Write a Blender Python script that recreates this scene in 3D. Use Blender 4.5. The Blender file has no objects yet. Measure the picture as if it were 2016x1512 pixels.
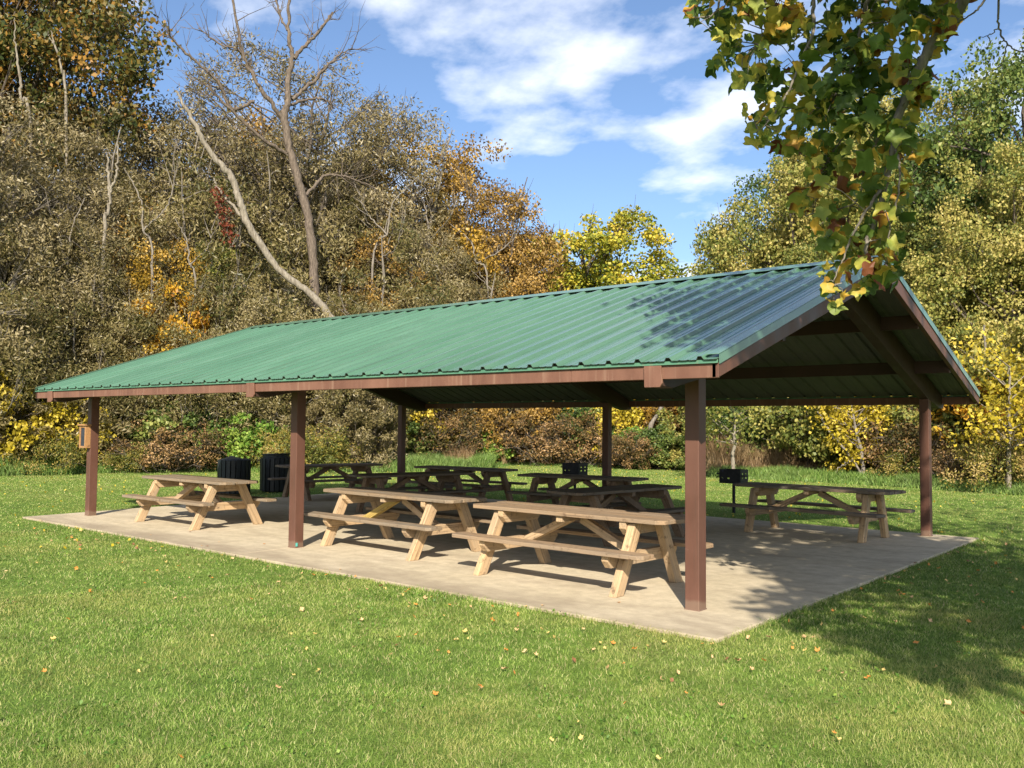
import bpy, math, random
import numpy as np
from mathutils import Vector, Matrix

rng = np.random.default_rng(7)
random.seed(7)
scene = bpy.context.scene
COL = scene.collection
S = 1.0

# ------------------------------------------------------------------ camera numbers
F_PX, PITCH, YAW, ROLL = 1740.98, -0.0473, 0.6963, 0.0089
CAM = np.array([3.7992 * 1.055, -7.0958 * 1.055, 1.688])
Fv = np.array([-math.sin(YAW) * math.cos(PITCH), math.cos(YAW) * math.cos(PITCH), -math.sin(PITCH)])
Rv0 = np.array([math.cos(YAW), math.sin(YAW), 0.0])
Uv0 = np.cross(Rv0, Fv)
Rv = Rv0 * math.cos(ROLL) + Uv0 * math.sin(ROLL)
Uv = -Rv0 * math.sin(ROLL) + Uv0 * math.cos(ROLL)
SUN_EL = math.radians(32.5)
SH = np.array([-0.6, 0.8])          # horizontal direction shadows fall in

def ray(u, v):
    return Fv + Rv * (u - 1008) / F_PX - Uv * (v - 756) / F_PX

def at(u, v, d):
    """world point seen in direction (u,v) of the photograph at horizontal distance d"""
    r = ray(u, v)
    return CAM + r * (d / math.hypot(r[0], r[1]))

def gnd(u, d, z=0.0):
    p = at(u, 838, d)
    return np.array([p[0], p[1], z])

def onz(u, v, z):
    r = ray(u, v)
    return CAM + r * ((z - CAM[2]) / r[2])

def project(P):
    d = np.atleast_2d(P) - CAM
    z = d @ Fv
    return 1008 + F_PX * (d @ Rv) / z, 756 - F_PX * (d @ Uv) / z, z

# ------------------------------------------------------------------ materials
def new_mat(name):
    m = bpy.data.materials.new(name)
    m.use_nodes = True
    nt = m.node_tree
    for n in list(nt.nodes):
        nt.nodes.remove(n)
    out = nt.nodes.new('ShaderNodeOutputMaterial')
    return m, nt, out

def N(nt, t, **kw):
    n = nt.nodes.new(t)
    for k, v in kw.items():
        if hasattr(n, k):
            setattr(n, k, v)
        else:
            n.inputs[k.replace('_', ' ')].default_value = v
    return n

def ramp(nt, stops, interp='LINEAR'):
    r = nt.nodes.new('ShaderNodeValToRGB')
    r.color_ramp.interpolation = interp
    el = r.color_ramp.elements
    while len(el) < len(stops):
        el.new(0.5)
    for e, (p, c) in zip(el, stops):
        e.position = p
        e.color = (c[0], c[1], c[2], 1.0)
    return r

def mixc(nt, fac, a, b, mode='MIX'):
    m = nt.nodes.new('ShaderNodeMix')
    m.data_type = 'RGBA'
    m.blend_type = mode
    for sock, val in ((m.inputs[0], fac), (m.inputs[6], a), (m.inputs[7], b)):
        if hasattr(val, 'links') or hasattr(val, 'is_linked'):
            nt.links.new(val, sock)
        elif isinstance(val, (int, float)):
            sock.default_value = val
        else:
            sock.default_value = (val[0], val[1], val[2], 1)
    return m.outputs[2]

def noise(nt, vec, scale, detail=3, rough=0.55):
    n = nt.nodes.new('ShaderNodeTexNoise')
    n.inputs['Scale'].default_value = scale
    n.inputs['Detail'].default_value = detail
    n.inputs['Roughness'].default_value = rough
    if vec is not None:
        nt.links.new(vec, n.inputs['Vector'])
    return n.outputs['Fac']

def mapping(nt, src, scale):
    mp = nt.nodes.new('ShaderNodeMapping')
    mp.inputs['Scale'].default_value = scale
    nt.links.new(src, mp.inputs['Vector'])
    return mp.outputs['Vector']

def bump(nt, h, strength, dist):
    b = nt.nodes.new('ShaderNodeBump')
    b.inputs['Strength'].default_value = strength
    b.inputs['Distance'].default_value = dist
    nt.links.new(h, b.inputs['Height'])
    return b.outputs['Normal']

def principled(nt, out, color, rough=0.7, normal=None, spec=0.5, metallic=0.0):
    p = nt.nodes.new('ShaderNodeBsdfPrincipled')
    if hasattr(color, 'is_linked'):
        nt.links.new(color, p.inputs['Base Color'])
    else:
        p.inputs['Base Color'].default_value = (*color, 1)
    if hasattr(rough, 'is_linked'):
        nt.links.new(rough, p.inputs['Roughness'])
    else:
        p.inputs['Roughness'].default_value = rough
    p.inputs['Specular IOR Level'].default_value = spec
    p.inputs['Metallic'].default_value = metallic
    if normal is not None:
        nt.links.new(normal, p.inputs['Normal'])
    nt.links.new(p.outputs[0], out.inputs[0])
    return p

def mat_leaf(name, stops, clump=None, clump_scale=0.5, transl=0.3, rough=0.5, spec=0.3):
    """leaf colours picked per leaf, with clump-sized drifts of hue through the crown"""
    m, nt, out = new_mat(name)
    geo = nt.nodes.new('ShaderNodeNewGeometry')
    tc = nt.nodes.new('ShaderNodeTexCoord')
    oi = nt.nodes.new('ShaderNodeObjectInfo')
    cn = noise(nt, tc.outputs['Object'], clump_scale, 2)
    add = N(nt, 'ShaderNodeMath', operation='MULTIPLY_ADD')
    nt.links.new(geo.outputs['Random Per Island'], add.inputs[0])
    add.inputs[1].default_value = 0.62
    sub = N(nt, 'ShaderNodeMath', operation='MULTIPLY_ADD')
    nt.links.new(cn, sub.inputs[0]); sub.inputs[1].default_value = 1.7; sub.inputs[2].default_value = -0.72
    nt.links.new(sub.outputs[0], add.inputs[2])
    ad2 = N(nt, 'ShaderNodeMath', operation='MULTIPLY_ADD')
    nt.links.new(oi.outputs['Random'], ad2.inputs[0]); ad2.inputs[1].default_value = 0.22
    nt.links.new(add.outputs[0], ad2.inputs[2])
    r = ramp(nt, stops)
    nt.links.new(ad2.outputs[0], r.inputs[0])
    dif = nt.nodes.new('ShaderNodeBsdfPrincipled')
    dif.inputs['Roughness'].default_value = rough
    dif.inputs['Specular IOR Level'].default_value = spec
    nt.links.new(r.outputs[0], dif.inputs['Base Color'])
    tr = nt.nodes.new('ShaderNodeBsdfTranslucent')
    nt.links.new(r.outputs[0], tr.inputs[0])
    mx = nt.nodes.new('ShaderNodeMixShader')
    mx.inputs[0].default_value = transl
    nt.links.new(dif.outputs[0], mx.inputs[1]); nt.links.new(tr.outputs[0], mx.inputs[2])
    nt.links.new(mx.outputs[0], out.inputs[0])
    return m

def mat_bark(name, a, b, scale=6, bstr=0.5):
    m, nt, out = new_mat(name)
    tc = nt.nodes.new('ShaderNodeTexCoord')
    v = mapping(nt, tc.outputs['Object'], (scale, scale, scale * 0.25))
    n1 = noise(nt, v, 3.0, 5, 0.65)
    r = ramp(nt, [(0.3, a), (0.7, b)])
    nt.links.new(n1, r.inputs[0])
    principled(nt, out, r.outputs[0], 0.9, bump(nt, n1, bstr, 0.03), 0.2)
    return m

def mat_wood(name, light, dark, grey, greyness=0.5, stain=(0.06, 0.035, 0.02)):
    m, nt, out = new_mat(name)
    at_ = nt.nodes.new('ShaderNodeAttribute'); at_.attribute_name = 'gc'
    v1 = mapping(nt, at_.outputs['Vector'], (1.6, 55, 55))
    n1 = noise(nt, v1, 1.0, 5, 0.7)
    v2 = mapping(nt, at_.outputs['Vector'], (1.2, 6, 6))
    n2 = noise(nt, v2, 1.0, 3, 0.6)
    n3 = noise(nt, at_.outputs['Vector'], 14.0, 4, 0.7)
    r1 = ramp(nt, [(0.28, dark), (0.5, light), (0.75, tuple(min(1, c * 1.2) for c in light))])
    nt.links.new(n1, r1.inputs[0])
    fr = ramp(nt, [(0.35, (0, 0, 0)), (0.65, (greyness,) * 3)])
    nt.links.new(n2, fr.inputs[0])
    c = mixc(nt, fr.outputs[0], r1.outputs[0], grey)
    sr = ramp(nt, [(0.56, (0, 0, 0)), (0.70, (0.7, 0.7, 0.7))])
    nt.links.new(n3, sr.inputs[0])
    c = mixc(nt, sr.outputs[0], c, stain)
    ch = ramp(nt, [(0.30, (1, 1, 1)), (0.34, (0, 0, 0))])
    nt.links.new(n1, ch.inputs[0])
    c = mixc(nt, ch.outputs[0], c, tuple(x * 0.35 for x in dark))
    principled(nt, out, c, 0.8, bump(nt, n1, 0.55, 0.006), 0.25)
    return m

def mat_paint(name, base, var, rough=0.45, dirt=(0.05, 0.035, 0.025), scale=1.0, chips=True):
    m, nt, out = new_mat(name)
    tc = nt.nodes.new('ShaderNodeTexCoord')
    v = mapping(nt, tc.outputs['Object'], (1.5 * scale, 1.5 * scale, 0.7 * scale))
    n1 = noise(nt, v, 2.2, 5, 0.65)
    r = ramp(nt, [(0.3, base), (0.72, var)])
    nt.links.new(n1, r.inputs[0])
    c = r.outputs[0]
    v3 = mapping(nt, tc.outputs['Object'], (9, 9, 0.6))
    n3 = noise(nt, v3, 1.6, 3, 0.6)
    r3 = ramp(nt, [(0.55, (0, 0, 0)), (0.75, (0.45, 0.45, 0.45))])
    nt.links.new(n3, r3.inputs[0])
    c = mixc(nt, r3.outputs[0], c, dirt)
    if chips:
        n2 = noise(nt, tc.outputs['Object'], 17, 4, 0.6)
        r2 = ramp(nt, [(0.735, (0, 0, 0)), (0.75, (0.6, 0.6, 0.6))])
        nt.links.new(n2, r2.inputs[0])
        c = mixc(nt, r2.outputs[0], c, (0.30, 0.24, 0.2))
    sp = nt.nodes.new('ShaderNodeSeparateXYZ'); nt.links.new(tc.outputs['Object'], sp.inputs[0])
    md = N(nt, 'ShaderNodeMath', operation='MULTIPLY_ADD'); nt.links.new(n1, md.inputs[0]); md.inputs[1].default_value = -0.13; nt.links.new(sp.outputs['Z'], md.inputs[2])
    rd = ramp(nt, [(0.0, (0.45,) * 3), (0.03, (0, 0, 0))]); nt.links.new(md.outputs[0], rd.inputs[0])
    c = mixc(nt, rd.outputs[0], c, (0.20, 0.145, 0.10))
    rr = ramp(nt, [(0.3, (rough,) * 3), (0.7, (min(1, rough + 0.25),) * 3)])
    nt.links.new(n1, rr.inputs[0])
    principled(nt, out, c, rr.outputs[0], bump(nt, n1, 0.08, 0.01), 0.35)
    return m

def mat_roof():
    m, nt, out = new_mat('green_roof_paint')
    tc = nt.nodes.new('ShaderNodeTexCoord')
    v = mapping(nt, tc.outputs['Object'], (1.3, 0.35, 0.35))
    n1 = noise(nt, v, 1.2, 5, 0.6)
    r = ramp(nt, [(0.3, (0.065, 0.150, 0.092)), (0.7, (0.085, 0.180, 0.115))])
    nt.links.new(n1, r.inputs[0])
    v2 = mapping(nt, tc.outputs['Object'], (30, 1.2, 1.2))
    n2 = noise(nt, v2, 1.0, 3, 0.6)
    r2 = ramp(nt, [(0.5, (0, 0, 0)), (0.8, (0.3, 0.3, 0.3))])
    nt.links.new(n2, r2.inputs[0])
    c = mixc(nt, r2.outputs[0], r.outputs[0], (0.16, 0.24, 0.19))
    n4 = noise(nt, tc.outputs['Object'], 42, 2, 0.5)
    r4 = ramp(nt, [(0.765, (0, 0, 0)), (0.78, (0.8, 0.8, 0.8))])
    nt.links.new(n4, r4.inputs[0])
    c = mixc(nt, r4.outputs[0], c, (0.03, 0.03, 0.02))
    sp = nt.nodes.new('ShaderNodeSeparateXYZ'); nt.links.new(tc.outputs['Object'], sp.inputs[0])
    dv = N(nt, 'ShaderNodeMath', operation='DIVIDE'); nt.links.new(sp.outputs['X'], dv.inputs[0]); dv.inputs[1].default_value = 0.9162
    fl = N(nt, 'ShaderNodeMath', operation='FLOOR'); nt.links.new(dv.outputs[0], fl.inputs[0])
    wn = nt.nodes.new('ShaderNodeTexWhiteNoise'); wn.noise_dimensions = '1D'; nt.links.new(fl.outputs[0], wn.inputs['W'])
    rw = ramp(nt, [(0.0, (0.90,) * 3), (1.0, (1.08,) * 3)]); nt.links.new(wn.outputs[0], rw.inputs[0])
    c = mixc(nt, 1.0, c, rw.outputs[0], 'MULTIPLY')
    n6 = noise(nt, mapping(nt, tc.outputs['Object'], (14, 0.5, 0.5)), 1.3, 5, 0.7)
    r6 = ramp(nt, [(0.56, (0, 0, 0)), (0.74, (0.5, 0.5, 0.5))]); nt.links.new(n6, r6.inputs[0])
    c = mixc(nt, r6.outputs[0], c, (0.055, 0.095, 0.062))
    rr = ramp(nt, [(0.3, (0.17,) * 3), (0.75, (0.32,) * 3)])
    nt.links.new(n2, rr.inputs[0])
    n5 = noise(nt, mapping(nt, tc.outputs['Object'], (3.0, 0.6, 0.6)), 1.0, 2, 0.5)
    principled(nt, out, c, rr.outputs[0], bump(nt, n5, 0.12, 0.02), 0.75)
    return m

def mat_flat(name, c, rough=0.6, metallic=0.0, var=0.25, scale=8, spec=0.4):
    m, nt, out = new_mat(name)
    tc = nt.nodes.new('ShaderNodeTexCoord')
    n1 = noise(nt, tc.outputs['Object'], scale, 4, 0.6)
    r = ramp(nt, [(0.3, tuple(x * (1 - var) for x in c)), (0.7, tuple(x * (1 + var) for x in c))])
    nt.links.new(n1, r.inputs[0])
    principled(nt, out, r.outputs[0], rough, bump(nt, n1, 0.15, 0.005), spec, metallic)
    return m

def mat_concrete():
    m, nt, out = new_mat('weathered_concrete')
    tc = nt.nodes.new('ShaderNodeTexCoord')
    o = tc.outputs['Object']
    n1 = noise(nt, o, 0.55, 6, 0.6)
    n2 = noise(nt, o, 6.0, 6, 0.7)
    n3 = noise(nt, o, 160.0, 2, 0.6)
    n4 = noise(nt, mapping(nt, o, (0.5, 1.6, 1)), 1.1, 5, 0.65)
    r = ramp(nt, [(0.3, (0.47, 0.395, 0.27)), (0.7, (0.60, 0.515, 0.375))])
    nt.links.new(n1, r.inputs[0])
    r2 = ramp(nt, [(0.35, (0.80, 0.79, 0.78)), (0.65, (1.06, 1.05, 1.03))])
    nt.links.new(n2, r2.inputs[0])
    c = mixc(nt, 1.0, r.outputs[0], r2.outputs[0], 'MULTIPLY')
    # dark weathering that has soaked in along the outer edge of the slab
    sx = nt.nodes.new('ShaderNodeSeparateXYZ'); nt.links.new(o, sx.inputs[0])
    mr = N(nt, 'ShaderNodeMapRange'); nt.links.new(sx.outputs['Y'], mr.inputs[0])
    mr.inputs[1].default_value = -0.98; mr.inputs[2].default_value = -0.1; mr.inputs[3].default_value = 0.30; mr.inputs[4].default_value = 0.0
    ad = N(nt, 'ShaderNodeMath', operation='ADD'); nt.links.new(n4, ad.inputs[0]); nt.links.new(mr.outputs[0], ad.inputs[1])
    rs = ramp(nt, [(0.50, (0, 0, 0)), (0.80, (0.8, 0.8, 0.8))])
    nt.links.new(ad.outputs[0], rs.inputs[0])
    c = mixc(nt, rs.outputs[0], c, (0.27, 0.215, 0.15))
    r3 = ramp(nt, [(0.35, (0.86,) * 3), (0.65, (1.08,) * 3)])
    nt.links.new(n3, r3.inputs[0])
    c = mixc(nt, 1.0, c, r3.outputs[0], 'MULTIPLY')
    principled(nt, out, c, 0.9, bump(nt, n3, 0.3, 0.004), 0.2)
    return m

def mat_soil_grass():
    m, nt, out = new_mat('lawn_ground')
    tc = nt.nodes.new('ShaderNodeTexCoord')
    o = tc.outputs['Object']
    n1 = noise(nt, o, 0.35, 5, 0.6)
    n2 = noise(nt, o, 9.0, 5, 0.7)
    n3 = noise(nt, o, 60.0, 3, 0.7)
    r = ramp(nt, [(0.3, (0.10, 0.17, 0.03)), (0.55, (0.15, 0.23, 0.042)), (0.75, (0.24, 0.25, 0.08))])
    nt.links.new(n1, r.inputs[0])
    r2 = ramp(nt, [(0.3, (0.62,) * 3), (0.7, (1.3,) * 3)])
    nt.links.new(n2, r2.inputs[0])
    c = mixc(nt, 1.0, r.outputs[0], r2.outputs[0], 'MULTIPLY')
    r3 = ramp(nt, [(0.3, (0.5,) * 3), (0.7, (1.3,) * 3)])
    nt.links.new(n3, r3.inputs[0])
    c = mixc(nt, 1.0, c, r3.outputs[0], 'MULTIPLY')
    principled(nt, out, c, 0.95, bump(nt, n3, 0.8, 0.03), 0.1)
    return m

def mat_grass(name, stops, patch, patch_col, transl=0.35):
    m, nt, out = new_mat(name)
    geo = nt.nodes.new('ShaderNodeNewGeometry')
    tc = nt.nodes.new('ShaderNodeTexCoord')
    r = ramp(nt, stops)
    nt.links.new(geo.outputs['Random Per Island'], r.inputs[0])
    n1 = noise(nt, tc.outputs['Object'], patch, 4, 0.6)
    pr_ = ramp(nt, [(0.45, (0, 0, 0)), (0.7, (0.75, 0.75, 0.75))])
    nt.links.new(n1, pr_.inputs[0])
    c = mixc(nt, pr_.outputs[0], r.outputs[0], patch_col)
    nb = noise(nt, tc.outputs['Object'], 1.15, 5, 0.65)
    rb = ramp(nt, [(0.63, (0, 0, 0)), (0.76, (0.7, 0.7, 0.7))]); nt.links.new(nb, rb.inputs[0])
    c = mixc(nt, rb.outputs[0], c, (0.46, 0.36, 0.17))
    n2 = noise(nt, tc.outputs['Object'], 2.3, 4, 0.6)
    r2 = ramp(nt, [(0.3, (0.66,) * 3), (0.7, (1.26,) * 3)])
    nt.links.new(n2, r2.inputs[0])
    c = mixc(nt, 1.0, c, r2.outputs[0], 'MULTIPLY')
    p = nt.nodes.new('ShaderNodeBsdfPrincipled'); p.inputs['Roughness'].default_value = 0.5
    p.inputs['Specular IOR Level'].default_value = 0.3
    nt.links.new(c, p.inputs['Base Color'])
    t = nt.nodes.new('ShaderNodeBsdfTranslucent'); nt.links.new(c, t.inputs[0])
    mx = nt.nodes.new('ShaderNodeMixShader'); mx.inputs[0].default_value = transl
    nt.links.new(p.outputs[0], mx.inputs[1]); nt.links.new(t.outputs[0], mx.inputs[2])
    nt.links.new(mx.outputs[0], out.inputs[0])
    return m

M = {}
M['roof'] = mat_roof()
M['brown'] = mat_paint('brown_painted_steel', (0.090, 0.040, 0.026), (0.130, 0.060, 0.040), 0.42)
M['frame'] = mat_paint('shade_darkened_brown_steel', (0.040, 0.020, 0.014), (0.062, 0.032, 0.022), 0.5)  # the post brown again, darkened to paint in the shade under the roof
M['fascia'] = mat_paint('brown_streaked_fascia', (0.125, 0.056, 0.036), (0.19, 0.092, 0.060), 0.5, dirt=(0.34, 0.22, 0.15))
M['soffit'] = mat_flat('shade_darkened_underside', (0.13, 0.13, 0.105), 0.7, 0, 0.10, 2)  # pale underside, its colour darkened to deepen the shade below the panels
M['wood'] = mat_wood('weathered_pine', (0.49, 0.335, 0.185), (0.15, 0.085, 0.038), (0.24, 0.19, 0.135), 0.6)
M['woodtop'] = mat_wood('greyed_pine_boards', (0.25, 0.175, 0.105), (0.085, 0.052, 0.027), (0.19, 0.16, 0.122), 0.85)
M['wooddark'] = mat_wood('shade_darkened_pine', (0.24, 0.155, 0.09), (0.085, 0.05, 0.026), (0.14, 0.11, 0.085), 0.6)  # pine of the rear tables, with shelter shade put into its colour
M['topdark'] = mat_wood('shade_darkened_boards', (0.17, 0.125, 0.085), (0.06, 0.04, 0.024), (0.13, 0.115, 0.095), 0.8)  # board colour lowered likewise to stand for shade on the rear tables
M['toptan'] = mat_wood('tan_worn_boards', (0.30, 0.20, 0.115), (0.10, 0.06, 0.03), (0.20, 0.16, 0.118), 0.6)
M['woodyel'] = mat_wood('yellow_stained_pine', (0.42, 0.30, 0.08), (0.18, 0.11, 0.03), (0.27, 0.21, 0.09), 0.6)
M['boxwood'] = mat_wood('orange_brown_cedar', (0.36, 0.19, 0.075), (0.2, 0.10, 0.04), (0.3, 0.2, 0.12), 0.2)
M['concrete'] = mat_concrete()
M['joint'] = mat_flat('joint_filler', (0.07, 0.05, 0.035), 0.9)
M['black'] = mat_flat('black_recycled_plastic', (0.010, 0.013, 0.015), 0.5, 0, 0.35, 12)
M['iron'] = mat_flat('black_grill_steel', (0.018, 0.018, 0.02), 0.55, 0.3, 0.4, 10)
M['ash'] = mat_flat('grey_ash', (0.3, 0.29, 0.27), 0.9)
M['grey'] = mat_flat('grey_metal', (0.28, 0.36, 0.40), 0.45, 0.3)
M['teal'] = mat_flat('teal_plastic', (0.08, 0.33, 0.28), 0.5)
M['screen'] = mat_flat('dark_mesh', (0.03, 0.035, 0.045), 0.6)
M['lawn'] = mat_soil_grass()
M['bark'] = mat_bark('grey_brown_bark', (0.045, 0.035, 0.028), (0.16, 0.13, 0.10))
M['barkgrey'] = mat_bark('grey_bark', (0.10, 0.085, 0.07), (0.27, 0.235, 0.19))
M['barkred'] = mat_bark('reddish_dead_bark', (0.05, 0.038, 0.029), (0.20, 0.155, 0.118), 6, 1.0)
M['barkpale'] = mat_bark('bleached_bare_wood', (0.12, 0.098, 0.072), (0.31, 0.27, 0.21), 5, 1.0)
M['grass'] = mat_grass('mown_grass', [(0.0, (0.075, 0.155, 0.016)), (0.35, (0.175, 0.275, 0.042)), (0.7, (0.30, 0.40, 0.085)), (0.88, (0.46, 0.47, 0.18)), (1.0, (0.62, 0.50, 0.27))],
                       0.55, (0.42, 0.38, 0.12))
M['weed'] = mat_grass('tall_green_weeds', [(0.0, (0.07, 0.14, 0.025)), (0.5, (0.16, 0.27, 0.05)), (1.0, (0.32, 0.42, 0.12))], 0.2, (0.20, 0.27, 0.09))
M['dry'] = mat_grass('dry_tan_grass', [(0.0, (0.13, 0.075, 0.03)), (0.5, (0.30, 0.19, 0.09)), (1.0, (0.46, 0.33, 0.19))], 0.3, (0.22, 0.16, 0.07), 0.2)
L = {}
L['willow'] = mat_leaf('silver_brown_leaves', [(0.1, (0.060, 0.056, 0.018)), (0.4, (0.145, 0.115, 0.042)), (0.7, (0.21, 0.165, 0.072)), (1.0, (0.36, 0.295, 0.165))], transl=0.15, rough=0.45, spec=0.35)
L['willowgreen'] = mat_leaf('olive_leaves', [(0.1, (0.050, 0.058, 0.015)), (0.4, (0.140, 0.120, 0.038)), (0.7, (0.21, 0.165, 0.062)), (1.0, (0.34, 0.28, 0.14))], transl=0.2, rough=0.45, spec=0.35)
L['tawny'] = mat_leaf('tawny_leaves', [(0.1, (0.10, 0.058, 0.016)), (0.45, (0.21, 0.13, 0.030)), (0.75, (0.38, 0.22, 0.040)), (0.95, (0.50, 0.33, 0.12))], transl=0.25)
L['amber'] = mat_leaf('amber_leaves', [(0.1, (0.13, 0.095, 0.015)), (0.4, (0.28, 0.18, 0.022)), (0.7, (0.46, 0.27, 0.028)), (0.95, (0.55, 0.36, 0.10))], transl=0.3)
L['oak'] = mat_leaf('oak_leaves', [(0.1, (0.028, 0.045, 0.010)), (0.45, (0.075, 0.085, 0.018)), (0.7, (0.16, 0.115, 0.024)), (0.95, (0.33, 0.17, 0.03))], transl=0.25)
L['yellowgreen'] = mat_leaf('yellow_green_leaves', [(0.1, (0.09, 0.13, 0.016)), (0.35, (0.27, 0.28, 0.03)), (0.65, (0.52, 0.44, 0.045)), (0.95, (0.64, 0.46, 0.07))], transl=0.3)
L['maple'] = mat_leaf('turning_maple_leaves', [(0.1, (0.075, 0.105, 0.022)), (0.4, (0.175, 0.195, 0.042)), (0.68, (0.34, 0.31, 0.072)), (0.95, (0.50, 0.41, 0.13))], transl=0.33)
L['green'] = mat_leaf('green_leaves', [(0.1, (0.035, 0.065, 0.014)), (0.45, (0.085, 0.130, 0.028)), (0.75, (0.17, 0.21, 0.045)), (0.95, (0.30, 0.30, 0.08))], transl=0.28)
L['bright'] = mat_leaf('fresh_green_leaves', [(0.1, (0.05, 0.12, 0.016)), (0.5, (0.12, 0.23, 0.03)), (0.9, (0.30, 0.38, 0.07))], transl=0.3)
L['orange'] = mat_leaf('orange_leaves', [(0.1, (0.28, 0.11, 0.014)), (0.45, (0.54, 0.29, 0.025)), (0.8, (0.70, 0.45, 0.04)), (1.0, (0.75, 0.55, 0.12))], transl=0.3)
L['yellow'] = mat_leaf('yellow_leaves', [(0.1, (0.24, 0.19, 0.02)), (0.5, (0.52, 0.40, 0.03)), (0.9, (0.72, 0.54, 0.10))], transl=0.3)
L['rust'] = mat_leaf('rust_brown_leaves', [(0.1, (0.045, 0.045, 0.014)), (0.4, (0.12, 0.085, 0.030)), (0.7, (0.24, 0.135, 0.05)), (1.0, (0.40, 0.25, 0.11))], transl=0.2)
L['red'] = mat_leaf('crimson_leaves', [(0.1, (0.09, 0.02, 0.012)), (0.5, (0.20, 0.045, 0.022)), (0.9, (0.30, 0.12, 0.05))], transl=0.3)
L['goldenrod'] = mat_leaf('goldenrod_leaves', [(0.1, (0.06, 0.075, 0.015)), (0.45, (0.15, 0.16, 0.03)), (0.75, (0.33, 0.24, 0.05)), (0.95, (0.42, 0.30, 0.12))], transl=0.2)
L['tulip'] = mat_leaf('tulip_tree_leaves', [(0.0, (0.055, 0.095, 0.018)), (0.34, (0.125, 0.20, 0.036)), (0.54, (0.28, 0.32, 0.06)), (0.70, (0.54, 0.47, 0.08)), (0.87, (0.56, 0.31, 0.04)), (0.92, (0.16, 0.05, 0.02)), (1.0, (0.20, 0.07, 0.03))], clump_scale=1.6, transl=0.42)

# ------------------------------------------------------------------ object helpers
def tag(o, label=None, cat=None, group=None, kind=None):
    if label: o['label'] = label
    if cat: o['category'] = cat
    if group: o['group'] = group
    if kind: o['kind'] = kind
    return o

def empty(name, loc, rz=0.0):
    o = bpy.data.objects.new(name, None)
    COL.objects.link(o)
    o.location = tuple(map(float, loc)); o.rotation_euler = (0, 0, rz)
    o.empty_display_size = 0.3
    return o

def link(name, me, parent=None):
    o = bpy.data.objects.new(name, me)
    COL.objects.link(o)
    if parent is not None:
        o.parent = parent
    return o

def np_mesh(name, V, Fc, mats, smooth=False, midx=None, gc=None):
    """V (n,3); Fc list of (m,k) int arrays"""
    me = bpy.data.meshes.new(name)
    V = np.ascontiguousarray(V, dtype=np.float32)
    if isinstance(Fc, np.ndarray): Fc = [Fc]
    Fc = [f for f in Fc if len(f)]
    loops = np.concatenate([f.ravel() for f in Fc]).astype(np.int32)
    tot = np.concatenate([np.full(len(f), f.shape[1]) for f in Fc]).astype(np.int32)
    start = np.concatenate([[0], np.cumsum(tot)[:-1]]).astype(np.int32)
    me.vertices.add(len(V)); me.vertices.foreach_set('co', V.ravel())
    me.loops.add(len(loops)); me.loops.foreach_set('vertex_index', loops)
    me.polygons.add(len(tot)); me.polygons.foreach_set('loop_start', start)
    if midx is not None:
        me.polygons.foreach_set('material_index', np.asarray(midx, dtype=np.int32))
    me.update(calc_edges=True)
    me.polygons.foreach_set('use_smooth', np.full(len(tot), smooth))
    if gc is not None:
        a = me.attributes.new('gc', 'FLOAT_VECTOR', 'POINT')
        a.data.foreach_set('vector', np.ascontiguousarray(gc, dtype=np.float32).ravel())
    for m in (mats if isinstance(mats, (list, tuple)) else [mats]):
        me.materials.append(m)
    return me

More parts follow.
